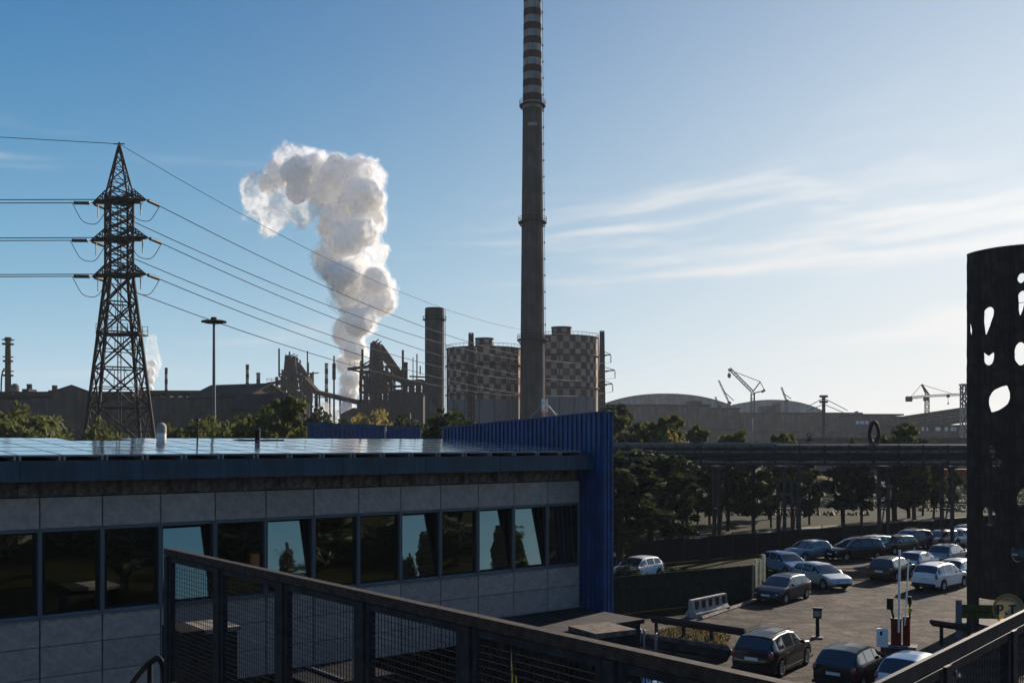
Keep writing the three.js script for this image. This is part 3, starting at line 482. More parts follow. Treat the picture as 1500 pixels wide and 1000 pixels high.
// ---------------------------------------------------------------- sheds and towers
function gable(w, h, rise, d, over = 0.4) { const s = new THREE.Shape([new THREE.Vector2(-w / 2, 0), new THREE.Vector2(w / 2, 0), new THREE.Vector2(w / 2, h), new THREE.Vector2(0, h + rise), new THREE.Vector2(-w / 2, h)]); return new THREE.ExtrudeGeometry(s, { depth: d, bevelEnabled: false }).translate(0, 0, -d / 2); }
function gableRoof(w, h, rise, d, t, over) { const s = new THREE.Shape([new THREE.Vector2(-w / 2 - over, h - over * rise / (w / 2)), new THREE.Vector2(0, h + rise), new THREE.Vector2(w / 2 + over, h - over * rise / (w / 2)), new THREE.Vector2(w / 2 + over, h - over * rise / (w / 2) + t), new THREE.Vector2(0, h + rise + t), new THREE.Vector2(-w / 2 - over, h - over * rise / (w / 2) + t)]); return new THREE.ExtrudeGeometry(s, { depth: d + 2 * over, bevelEnabled: false }).translate(0, 0.01, -d / 2 - over); }
{
  const z = 230, b = P(140, HZ, z); b.y = 0; const o = thing('long_shed', 'long brown steelworks shed with raised roof gables behind the pylon', 'industrial shed', b), k = z / F, X = (px) => (px - 140) * k, Y = (py) => P(0, py, z).y;
  for (let i = 0, x = X(-120); x < X(318); x += 8.2, i++) part('wall_bay', slab(x, Math.min(x + 8.1, X(318)), 0, Y(583) - (i % 3) * 0.2, -20, 0), [M.millGrey, M.millBrown, M.millGrey][i % 3], o);
  part('wall_plinth', slab(X(-120), X(318), 0, Y(606), 0, 0.4), M.millBrown, o);
  part('roof', [slab(X(-120), X(195), Y(580), Y(573.5), -24, 0.6), slab(X(195), X(320), Y(584), Y(581), -24, 0.4)], M.millRoof, o);
  // the monitor: a raised roof on posts, daylight between
  part('monitor_roof', slab(X(190), X(320), Y(576.5), Y(570), -14, -5), M.millRoof, o);
  for (let i = 0; i <= 9; i++) part('monitor_post', slab(X(196 + i * 13), X(196 + i * 13) + 0.8, Y(582), Y(576), -9.5, -8.8), M.millRoof, o);
  const gg = new THREE.Group(); gg.name = 'roof_gable'; gg.position.set(X(107), 0, 2); gg.rotation.y = R(28); o.add(gg);
  part('gable_wall', gable(6.5, Y(576), 1.2, 9), M.millBrown, gg); part('gable_roof', gableRoof(6.5, Y(576), 1.2, 9, 0.4, 0.4), M.millRoof, gg);
  for (const [px, w, t] of [[24, 10, 568], [62, 8, 570]]) part('roof_ventilator', [slab(X(px - w / 2), X(px + w / 2), Y(575), Y(t), -8, -4), cyl(0.6, 0.6, 1.2, X(px), Y(t), -6, 10)], M.millRoof, o);
}
{
  const z = 205, b = P(352, HZ, z); b.y = 0; const o = thing('gabled_shed', 'brown gabled shed with a sunlit tan end wall beside the floodlight mast', 'industrial shed', b, R(62)), Y = (py) => P(0, py, z).y;
  part('wall', gable(12.5, Y(584), 2.6, 15), M.millBrown, o); part('roof', gableRoof(12.5, Y(584), 2.6, 15, 0.35, 0.5), M.millRoof, o); for (let i = 0; i < 3; i++) part('skylight', slab(-6.0, -5.6, Y(600), Y(594), -5 + i * 4, -3 + i * 4).translate(-0.5, 0, 0), M.millGrey, o);
  const z2 = 185, c = P(386, HZ, z2); c.y = 0; const p = thing('low_gabled_shed', 'lower gabled shed with a pale sunlit end beside the leafy tree', 'industrial shed', c, R(58));
  part('wall', gable(6.4, P(0, 600, z2).y, 2.6, 12), M.millBrown, p); part('roof', gableRoof(6.4, P(0, 600, z2).y, 2.6, 12, 0.3, 0.4), M.millRoof, p); part('door', box(2.6, 4, 0.2, 0, 2, 6.1), M.millRoof, p);
}
{ // tower with ring platforms at the edge of the works
  const z = 300, b = P(11, HZ, z); b.y = 0; const o = thing('scrubber_tower', 'dark process tower ringed with platforms rising over the long shed', 'tower', b), k = z / F, Y = (py) => P(0, py, z).y;
  part('column', [cyl(5 * k, 4 * k, Y(512), 0, 0, 0, 20), cyl(4 * k, 3.2 * k, Y(500) - Y(512), 0, Y(512), 0, 20), cyl(4.6 * k, 4.6 * k, Y(494) - Y(500), 0, Y(500), 0, 20)], M.furnaceRust, o);
  for (const [py, r] of [[505, 8], [530, 7], [551, 7.5]]) part('ring_platform', [cyl(r * k, r * k, 0.5, 0, Y(py), 0, 20), new THREE.TorusGeometry(r * k, 0.12, 5, 24).rotateX(Math.PI / 2).translate(0, Y(py) + 1.5, 0)], M.furnace, o);
  part('bent_pipe', tube([V(-7 * k, 0, 0.5), V(-7 * k, Y(545), 0.5), V(-4 * k, Y(540), 0.5), V(0, Y(540), 0)], 1.1 * k, 30, 8), M.furnace, o);
  part('side_vessel', [cyl(6 * k, 6 * k, Y(568), 15 * k, 0, 2, 20), new THREE.SphereGeometry(6 * k, 16, 8, 0, 6.3, 0, 1.57).translate(15 * k, Y(568), 2)], M.millGrey, o);
}
// ---------------------------------------------------------------- blast furnaces
function furnaceRails(x0, x1, y, z, k) { const g = [bar(V(x0, y, z), V(x1, y, z), 0.16), bar(V(x0, y - 0.6, z), V(x1, y - 0.6, z), 0.12)]; for (let x = x0; x <= x1; x += 2) g.push(bar(V(x, y - 1.2, z), V(x, y, z), 0.13)); return g; }
{
  const z = 400, k = z / F, C = 553, b = P(C, HZ, z); b.y = 0; const o = thing('blast_furnace', 'large dark blast furnace with a steep skip bridge beside the thick chimney', 'blast furnace', b), X = (px) => (px - C) * k, Y = (py) => P(0, py, z).y, rng = random(31);
  part('furnace_shaft', [cyl(9 * k, 7 * k, Y(575), 0, 0, 0, 24), cyl(7 * k, 4.5 * k, Y(548) - Y(575), 0, Y(575), 0, 24)], M.furnace, o);
  // head frame
  const hf = []; for (const [x0, x1] of [[543, 546], [560, 556]]) for (const zz of [-4, 4]) hf.push(bar(V(X(x0), Y(575), zz), V(X(x1) , Y(503), zz * 0.7), 1.1)); for (let i = 0; i < 8; i++) { const y = Y(570 - i * 9); for (const zz of [-4, 3.8]) hf.push(bar(V(X(543 + i * 0.4), y, zz), V(X(560 - i * 0.5), y, zz), 0.55), bar(V(X(543 + i * 0.4), y, zz), V(X(560 - i * 0.5), y + 2.4, zz), 0.4)); }
  part('head_frame', hf, M.furnace, o); part('head_house', [slab(X(545), X(557), Y(545), Y(505), -2.5, 2.5), slab(X(546), X(552), Y(506), Y(500), -2, 2), slab(X(554), X(560), Y(516), Y(507), -2, 2), slab(X(541), X(562), Y(538), Y(534), -4, 4)], M.furnace, o);
  part('crane_boom', [bar(V(X(509), Y(540.5), 0), V(X(545), Y(536), 0), 1.1, 1.6), bar(V(X(513), Y(541), 0), V(X(535), Y(546), 0), 0.7), bar(V(X(524), Y(540), 0), V(X(545), Y(526), 0), 0.4)], M.furnace, o);
  part('boom_rail', furnaceRails(X(512), X(543), Y(531), 0.8, k), M.furnace, o);
  for (const [py, a, c] of [[546, 530, 570], [556, 530, 575], [566, 529, 576], [576, 529, 578], [588, 527, 578]]) part('platform', [slab(X(a), X(c), Y(py), Y(py) + 0.6, -6, 6), ...furnaceRails(X(a), X(c), Y(py) + 1.8, 5.8, k)], M.furnace, o);
  for (const px of [531, 540, 549, 560, 568, 575]) part('support_column', [slab(X(px) - 0.5, X(px) + 0.5, 0, Y(547), 4.5, 5.5), slab(X(px) - 0.4, X(px) + 0.4, 0, Y(548), -5.5, -4.7)], M.furnace, o);
  for (let i = 0; i < 22; i++) { const px = 530 + rng() * 42, py = 552 + rng() * 44, w = (2 + rng() * 6), h = 3 + rng() * 7; part('equipment_box', slab(X(px), X(px + w), Y(py + h), Y(py), -4 + rng() * 4, 1 + rng() * 4.2), rng() < 0.3 ? M.furnaceRust : M.furnace, o); }
  for (let i = 0; i < 26; i++) { const px = 528 + rng() * 90, py = 545 + rng() * 40, zz = -5 + rng() * 11, r = 0.18 + rng() * 0.3, up = rng() < 0.6; part('process_pipe', up ? rod(V(X(px), Y(py), zz), V(X(px), Y(py) + 3 + rng() * 9, zz), r, 7) : rod(V(X(px), Y(py), zz), V(X(px) + 3 + rng() * 9, Y(py) + (rng() - 0.5) * 2, zz), r, 7), rng() < 0.4 ? M.furnaceRust : M.furnace, o); }
  part('skip_bridge', [bar(V(X(557), Y(508), 0), V(X(598), Y(566), 0), 2.6, 3.2), bar(V(X(560), Y(524), 0), V(X(590), Y(564), 0), 0.8), ...[0.2, 0.4, 0.6, 0.8].map((t) => bar(V(X(lerp(557, 598, t)), Y(lerp(508, 566, t)), 0), V(X(lerp(562, 590, t)), Y(lerp(526, 566, t)), 0), 0.6))], M.furnace, o);
  part('hot_stove', [cyl(4 * k, 4 * k, Y(531), X(594), 0, 2, 20), cyl(4.3 * k, 4.3 * k, 0.5, X(594), Y(534), 2, 20)], M.furnace, o);
  for (const px of [604, 614]) part('hot_stove', [cyl(4.4 * k, 4.4 * k, Y(566), X(px), 0, 3, 20), new THREE.SphereGeometry(4.4 * k, 16, 8, 0, 6.3, 0, 1.57).translate(X(px), Y(566), 3)], M.furnace, o);
  part('gas_main', [tube([V(X(552), Y(544), 1), V(X(575), Y(552), 2), V(X(600), Y(561), 3), V(X(622), Y(562), 4), V(X(624), Y(580), 4)], 1.2, 40, 10), rod(V(X(566), Y(535), -1), V(X(566), Y(560), -1), 0.7)], M.furnace, o);
  part('cast_house', [slab(X(527), X(577), 0, Y(592), -8, 8)], M.furnaceRust, o); part('stock_house', [slab(X(572), X(622), 0, Y(576), -6, 7), slab(X(580), X(596), Y(576), Y(571), -4, 4)], M.furnace, o); part('low_shed', [gable(38 * k, Y(608), 2.4, 14).translate(X(528), 0, 10)], M.millRoof, o);
}
{
  const z = 430, k = z / F, C = 428, b = P(C, HZ, z); b.y = 0; const o = thing('blast_furnace', 'smaller dark blast furnace with a long conveyor sloping down behind the trees', 'blast furnace', b), X = (px) => (px - C) * k, Y = (py) => P(0, py, z).y, rng = random(53);
  part('furnace_shaft', [cyl(8 * k, 6 * k, Y(575), 0, 0, 0, 20), cyl(6 * k, 4 * k, Y(550) - Y(575), 0, Y(575), 0, 20)], M.furnace, o);
  const hf = []; for (const [x0, x1] of [[418, 421], [438, 432]]) for (const zz of [-4, 4]) hf.push(bar(V(X(x0), Y(570), zz), V(X(x1), Y(522), zz * 0.6), 1)); for (let i = 0; i < 6; i++) for (const zz of [-3, 3]) hf.push(bar(V(X(419), Y(565 - i * 8), zz), V(X(435), Y(565 - i * 8), zz), 0.5), bar(V(X(419), Y(565 - i * 8), zz), V(X(434), Y(559 - i * 8), zz), 0.35));
  part('head_frame', hf, M.furnace, o); part('head_house', [slab(X(421), X(431), Y(552), Y(525), -2.5, 2.5), slab(X(419), X(434), Y(536), Y(532.5), -4, 4), slab(X(420), X(427), Y(525), Y(520.5), -2, 2), slab(X(429), X(435), Y(538), Y(529), -2, 2)], M.furnace, o);
  part('loading_arm', [bar(V(X(391), Y(562), 0), V(X(418), Y(558), 0), 1.0, 1.8), ...furnaceRails(X(391), X(412), Y(554.5), 0.8, k)], M.furnace, o);
  for (const [py, a, c] of [[550, 414, 444], [560, 408, 447], [570, 408, 450], [582, 406, 450]]) part('platform', [slab(X(a), X(c), Y(py), Y(py) + 0.6, -6, 6), ...furnaceRails(X(a), X(c), Y(py) + 1.8, 5.8, k)], M.furnace, o);
  for (const px of [409, 417, 426, 436, 445]) part('support_column', slab(X(px) - 0.5, X(px) + 0.5, 0, Y(553), 4.5, 5.5), M.furnace, o);
  for (let i = 0; i < 18; i++) { const px = 408 + rng() * 36, py = 556 + rng() * 40, w = 2 + rng() * 6, h = 3 + rng() * 7; part('equipment_box', slab(X(px), X(px + w), Y(py + h), Y(py), -4 + rng() * 4, 1 + rng() * 4.2), rng() < 0.3 ? M.furnaceRust : M.furnace, o); }
  for (let i = 0; i < 26; i++) { const px = 404 + rng() * 52, py = 545 + rng() * 40, zz = -5 + rng() * 11, r = 0.18 + rng() * 0.3, up = rng() < 0.6; part('process_pipe', up ? rod(V(X(px), Y(py), zz), V(X(px), Y(py) + 3 + rng() * 9, zz), r, 7) : rod(V(X(px), Y(py), zz), V(X(px) + 3 + rng() * 9, Y(py) + (rng() - 0.5) * 2, zz), r, 7), rng() < 0.4 ? M.furnaceRust : M.furnace, o); }
  part('downcomer_pipe', tube([V(X(428), Y(532), 0), V(X(436), Y(536), 0), V(X(446), Y(550), 0), V(X(452), Y(560), 0), V(X(453), Y(590), 0)], 1.5, 40, 10), M.furnace, o);
  part('dust_catcher', [cyl(5 * k, 5 * k, Y(556), X(449), 0, 1, 20), cyl(5 * k, 1 * k, 3, X(449), Y(556), 1, 20)], M.furnace, o);
  part('vent_stack', cyl(2.2 * k, 2 * k, Y(547), X(454), 0, -2, 14), M.furnace, o); part('vent_stack', cyl(2.6 * k, 2.6 * k, Y(577), X(463), 0, 0, 14), M.furnace, o);
  part('conveyor', [bar(V(X(445), Y(553), 2), V(X(466), Y(575), 3), 2, 2.6), bar(V(X(466), Y(575), 3), V(X(545), Y(594), 6), 1.8, 2.4), ...[470, 485, 500, 515, 530].map((px) => slab(X(px) - 0.3, X(px) + 0.3, 0, Y(575 + (px - 466) * 0.24), 3, 4))], M.furnace, o);
  part('cast_house', [slab(X(404), X(452), 0, Y(590), -8, 8)], M.furnaceRust, o);
}
{ const z = 380, b = P(489, HZ, z); b.y = 0; const o = thing('thin_mast', 'thin dark mast in front of the steam between the furnaces', 'mast', b); part('pole', cyl(0.45, 0.28, P(0, 521, z).y, 0, 0, 0, 10), M.lattice, o); part('sleeve', cyl(0.65, 0.65, 6, 0, P(0, 556, z).y, 0, 10), M.lattice, o); }
// ---------------------------------------------------------------- far halls, cranes and hills
function archHall(name, label, px0, px1, topPx, z, d, m) {
  const w = (px1 - px0) * z / F, b = P((px0 + px1) / 2, HZ, z); b.y = 0; const h = P(0, topPx, z).y, o = thing(name, label, 'storage hall', b), s = new THREE.Shape(); s.moveTo(-w / 2, 0); for (let i = 0; i <= 24; i++) { const t = -1 + i / 12; s.lineTo(t * w / 2, h * (0.74 + 0.26 * Math.pow(1 - Math.pow(Math.abs(t), 2.2), 0.9))); } s.lineTo(w / 2, 0);
  const wall = new THREE.ExtrudeGeometry(s, { depth: d, bevelEnabled: false }).translate(0, 0, -d); part('vault', wall, m, o); for (let i = 1; i < 9; i++) { const rib = []; for (let k = 0; k < 24; k++) { const y = (q) => h * (0.74 + 0.26 * Math.pow(1 - Math.pow(Math.abs(q), 2.2), 0.9)); const t0 = -1 + k / 12, t1 = -1 + (k + 1) / 12; rib.push(bar(V(t0 * w / 2, y(t0), -d * (i - 1) / 8), V(t1 * w / 2, y(t1), -d * (i - 1) / 8), 0.9)); } if (i < 4) part('roof_rib', rib, M.millGrey, o); }
  return o;
}
archHall('vaulted_store', 'vast vaulted store with a low rounded roof behind the chequered tanks', 868, 1082, 577, 820, 160, mat([0.26, 0.27, 0.28], 0.7, { map: rep(streak, 60) }));
archHall('vaulted_store', 'vast vaulted store with a pale patch of roof, behind the guyed mast', 1052, 1212, 586, 900, 160, mat([0.30, 0.31, 0.32], 0.7, { map: rep(streak, 60) }));
function farShed(label, px0, px1, topPx, z, m, extra) {
  const k = z / F, b = P((px0 + px1) / 2, HZ, z); b.y = 0; const o = thing('far_shed', label, 'industrial shed', b), w = (px1 - px0) * k, h = P(0, topPx, z).y, n = Math.max(3, Math.round((px1 - px0) / 16));
  for (let i = 0; i < n; i++) part('wall_bay', slab(-w / 2 + w * i / n, -w / 2 + w * (i + 1) / n - 0.25, 0, h - 0.8 - (i % 2) * 0.3, -30, 0), i % 3 === 1 ? M.millGrey : m, o);
  part('roof', slab(-w / 2 - 0.6, w / 2 + 0.6, h - 0.8, h, -32, 0.8), M.millRoof, o); part('wall_band', slab(-w / 2, w / 2, h * 0.55, h * 0.55 + 1.1, 0.02, 0.5), M.millRoof, o);
  if (extra) extra(o, (px) => (px - (px0 + px1) / 2) * k, (py) => P(0, py, z).y); return o;
}
farShed('broad brown shed under the vaulted store, nearest the blue wall', 880, 1040, 592, 520, M.millBrown, (o, X, Y) => part('roof_house', slab(X(1012), X(1030), Y(592), Y(587), -14, -2), M.millRoof, o));
farShed('brown shed with a lower roof between the two vaulted stores', 1032, 1084, 597, 545, M.millBrown, (o, X, Y) => part('pale_tank', cyl(3, 3, Y(612), X(1091), 0, 6, 20), M.millGrey, o));
farShed('long low brown shed behind the guyed steel mast', 1086, 1262, 604, 560, M.millBrown, (o, X, Y) => { part('roof_house', [slab(X(1120), X(1140), Y(604), Y(594), -14, -3), slab(X(1141), X(1148), Y(604), Y(590), -14, -6)], M.millGrey, o); part('sloping_gallery', bar(V(X(1190), Y(638), 6), V(X(1252), Y(606), 6), 3, 3), M.millGrey, o); });
farShed('plain brown block with white panels standing in for daylit gaps beside the pipe loop', 1258, 1322, 606, 500, M.millBrown, (o, X, Y) => { for (const [a, c] of [[1254, 1258], [1260, 1265], [1267, 1272]]) part('daylight_panel', slab(X(a), X(c), Y(621), Y(616.5), 0.3, 0.9), M.white, o); });  // white slabs stand in for daylight seen through gaps in the wall
farShed('low grey shed with small pale windows below the conveyor', 1335, 1520, 622, 470, M.millGrey, (o, X, Y) => { for (const [a, c] of [[1350, 1353], [1357, 1359], [1370, 1377], [1384, 1388], [1393, 1396], [1398, 1400]]) part('window', slab(X(a), X(c), Y(631), Y(625.5), 0.3, 0.9), M.white, o); });
farShed('low brown shed strip just topping the pipe bridge', 1210, 1500, 641, 300, M.millBrown);
{ const z = 480, a = P(1318, 622, z), c = P(1440, 604, z), o = thing('conveyor_bridge', 'inclined conveyor bridge climbing to the lattice tower', 'conveyor', [0, 0, 0]); part('gallery', truss(a, c, 3.2, 16, 0.7), M.millBrown, o); part('roof', bar(a.clone().add(V(0, 2, 0)), c.clone().add(V(0, 2, 0)), 3.6, 0.5), M.millRoof, o); part('floor', bar(a.clone().add(V(0, -1.7, 0)), c.clone().add(V(0, -1.7, 0)), 3.6, 0.5), M.millRoof, o); for (const t of [0.15, 0.5, 0.85]) { const p = a.clone().lerp(c, t); part('trestle', [bar(V(p.x - 3, 0, p.z), p, 0.8), bar(V(p.x + 3, 0, p.z), p, 0.8)], M.millBrown, o); } }
{ // luffing crane
  const z = 700, b = P(1103, HZ, z); b.y = 0; const o = thing('luffing_crane', 'tall crane with a raised lattice jib above the vaulted stores', 'crane', b), L = (px, py) => { const p = P(px, py, z); return V(p.x - b.x, p.y, 0); };
  part('mast', truss(V(0, 0, 0), L(1103, 576), 2.2, 20, 0.42), M.lattice, o); part('jib', truss(L(1103, 574), L(1069, 540), 1.6, 18, 0.36), M.lattice, o); part('jib_head', bar(L(1072, 542), L(1067, 541), 1.2), M.lattice, o); part('a_frame', [bar(L(1103, 574), L(1114, 559), 0.7), bar(L(1114, 559), L(1120, 571), 0.4), bar(L(1103, 576), L(1120, 572), 0.8)], M.lattice, o); part('counterweight', bar(L(1116, 574), L(1121, 571), 1.5), M.lattice, o);
  part('stay_rope', [rod(L(1114, 559), L(1078, 545), 0.25, 5)], M.lattice, o); part('hoist_rope', rod(L(1068, 542), L(1068.5, 550), 0.2, 5), M.lattice, o); part('hook_block', new THREE.SphereGeometry(1.6, 10, 8).scale(0.8, 1.1, 0.8).translate(L(1068.5, 550).x, L(1068.5, 550).y, 0), M.lattice, o);
  for (const [x0, y0, x1, y1, l] of [[1068, 589, 1053, 557, 'thin leaning jib crane beside the raised lattice jib'], [1053, 594, 1048, 581, 'small bent crane on the edge of the vaulted store'], [1152, 586, 1145, 567, 'thin jib showing over the second vaulted store']]) { const a = P(x0, y0, z + 10), c = P(x1, y1, z + 10), t = thing('jib_crane', l, 'crane', [a.x, 0, a.z]); const q = (p) => V(p.x - a.x, p.y, 0); part('mast', truss(V(0, 0, 0), V(0, a.y, 0), 1.4, 12, 0.3), M.lattice, t); part('jib', truss(q(a), q(c), 0.8, 10, 0.26), M.lattice, t); part('stay', rod(V(3.5, a.y + 1, 0), q(a.clone().lerp(c, 0.5)), 0.3, 5), M.lattice, t); part('cab', box(2, 1.6, 2, 0.5, a.y - 0.4, 0), M.lattice, t); }
}
{ // tower crane
  const z = 560, b = P(1358.5, HZ, z); b.y = 0; const o = thing('tower_crane', 'tower crane with a level jib reaching to the lattice tower', 'crane', b), L = (px, py) => { const p = P(px, py, z); return V(p.x - b.x, p.y, 0); };
  part('mast', truss(V(0, 0, 0), L(1358.5, 582), 1.8, 20, 0.32), mat([0.3, 0.24, 0.16], 0.7), o); part('jib', truss(L(1358, 580), L(1424, 577), 1.1, 30, 0.24), M.lattice, o); part('counter_jib', truss(L(1358, 580), L(1331, 583), 1.2, 10, 0.3), M.lattice, o); part('counterweight', bar(L(1332, 580.5), L(1332, 588), 2.8), M.lattice, o); part('tower_head', [bar(L(1361, 578), L(1350.5, 563), 0.9), bar(L(1357, 578), L(1350.5, 563), 0.5)], M.lattice, o); part('cab', bar(L(1354, 584), L(1360, 584), 2.2), M.lattice, o); part('stay_rope', [rod(L(1350.5, 563), L(1400, 578), 0.14, 5), rod(L(1350.5, 563), L(1334, 582), 0.14, 5)], M.lattice, o); part('trolley', [bar(L(1388, 580), L(1391, 580), 1.6), rod(L(1389.5, 581), L(1389.5, 590), 0.12, 5), bar(L(1389, 591), L(1390, 591), 1)], M.lattice, o);
  const z2 = 450, c = P(1413, HZ, z2); c.y = 0; const t = thing('lattice_tower', 'pale lattice tower at the head of the conveyor', 'tower', c), h = P(0, 563, z2).y; part('frame', truss(V(0, 0, 0), V(0, h, 0), 2.3, 14, 0.5), mat([0.26, 0.22, 0.2], 0.8), t); part('top_platform', [box(3.4, 0.5, 3.4, 0, h, 0), box(3.4, 0.2, 3.4, 0, h - 2, 0)], M.lattice, t); part('stairs', Array.from({ length: 6 }, (_, i) => bar(V(i % 2 ? -1.4 : 1.4, h * i / 6, 1.5), V(i % 2 ? 1.4 : -1.4, h * (i + 1) / 6, 1.5), 0.5)), M.lattice, t);
}
{ // guyed steel mast above the far sheds
  const z = 420, b = P(1207, HZ, z); b.y = 0; const o = thing('cable_mast', 'slim steel mast with cables fanning to both sides above the far sheds', 'mast', b), L = (px, py) => { const p = P(px, py, z); return V(p.x - b.x, p.y, 0); };
  part('column', cyl(0.9, 0.7, L(0, 580).y, 0, 0, 0, 12), M.lattice, o); for (const py of [582, 590]) part('collar', [cyl(1.7, 1.7, 0.9, 0, L(0, py).y, 0, 14)], M.lattice, o); for (const [px, py, s] of [[1182, 596, 583], [1182, 602, 592], [1242, 601, 583], [1236, 604, 592]]) part('stay_cable', rod(L(1207, s), L(px, py), 0.16, 5), M.lattice, o);
}

for (const [z, l] of [[146, 'rusty railway track on pale ballast beyond the road, nearer the trees'], [163, 'rusty railway track on pale ballast beyond the road, second from the trees'], [186, 'rusty railway track on pale ballast beyond the road, by the low shed']]) {
  const o = thing('railway_track', l, 'railway track', [52, 0, -z], R(4)); part('ballast', slab(-46, 46, 0, 0.25, -1.7, 1.7), M.roadPale, o); for (const d of [-0.75, 0.75]) part('rail', slab(-46, 46, 0.27, 0.45, d - 0.05, d + 0.05), M.furnaceRust, o); const sl = []; for (let x = -45; x < 45; x += 1.2) sl.push(slab(x, x + 0.3, 0.2, 0.28, -1.25, 1.25)); tag(part('sleepers', sl, M.bark, o), null, null, null, 'stuff');
}
for (let i = 0; i < 9; i++) { const x = 24 + i * 7.5, o = thing('catenary_post', 'thin grey post with a side arm beside the railway tracks', 'post', [x, 0, -154 - (i % 2) * 3], 0, 'posts along the railway tracks'); part('post', cyl(0.12, 0.09, 6.4, 0, 0, 0, 8), M.galv, o); part('arm', bar(V(0, 5.8, 0), V(1.6, 6.1, 0), 0.08), M.galv, o); }
{ const o = thing('freight_wagon', 'faded orange goods wagon standing on the far track', 'wagon', [80, 0.45, -187], R(4)); part('body', box(13, 2.6, 2.7, 0, 2.4, 0), mat([0.36, 0.1, 0.045], 0.85, { map: rep(streak, 4) }), o); part('underframe', box(13.4, 0.4, 2.2, 0, 0.9, 0), M.steel, o); for (const x of [-5, -3.4, 3.4, 5]) part('wheelset', new THREE.CylinderGeometry(0.45, 0.45, 1.6, 16).rotateX(Math.PI / 2).translate(x, 0.45, 0), M.steel, o); for (let i = -4; i <= 4; i++) part('side_rib', box(0.14, 2.5, 0.1, i * 1.5, 2.4, 1.4), M.furnaceRust, o); }

// ---------------------------------------------------------------- trees
function leafCloud(rng, clumps, perClump, size, shapeFn) { // many small leaves gathered in clumps
  const n = clumps.length * perClump, pos = new Float32Array(n * 18), nor = new Float32Array(n * 18), a = V(), b = V(), c = V(), nn = V(); let o = 0;
  for (const { p, r } of clumps) for (let i = 0; i < perClump; i++) {
    const th = rng() * 6.2832, cp = rng() * 2 - 1, sp = Math.sqrt(1 - cp * cp), d = r * Math.pow(rng(), 0.45); c.set(p.x + d * sp * Math.cos(th), p.y + d * cp * 0.8, p.z + d * sp * Math.sin(th));
    a.set(rng() - 0.5, rng() - 0.5, rng() - 0.5).normalize(); b.set(rng() - 0.5, rng() - 0.5, rng() - 0.5).cross(a).normalize(); nn.crossVectors(a, b); const s = size * (0.6 + 0.8 * rng()); a.multiplyScalar(s); b.multiplyScalar(s * 0.6);
    const q = [[-1, 0], [0, -1], [1, 0], [-1, 0], [1, 0], [0, 1]]; for (const [x, y] of q) { pos[o] = c.x + a.x * x + b.x * y; pos[o + 1] = c.y + a.y * x + b.y * y; pos[o + 2] = c.z + a.z * x + b.z * y; nor[o] = nn.x; nor[o + 1] = nn.y; nor[o + 2] = nn.z; o += 3; }
  }
  const g = new THREE.BufferGeometry(); g.setAttribute('position', new THREE.BufferAttribute(pos, 3)); g.setAttribute('normal', new THREE.BufferAttribute(nor, 3)); g.setAttribute('uv', new THREE.BufferAttribute(new Float32Array(n * 12), 2)); g.userData.done = true; return g;
}
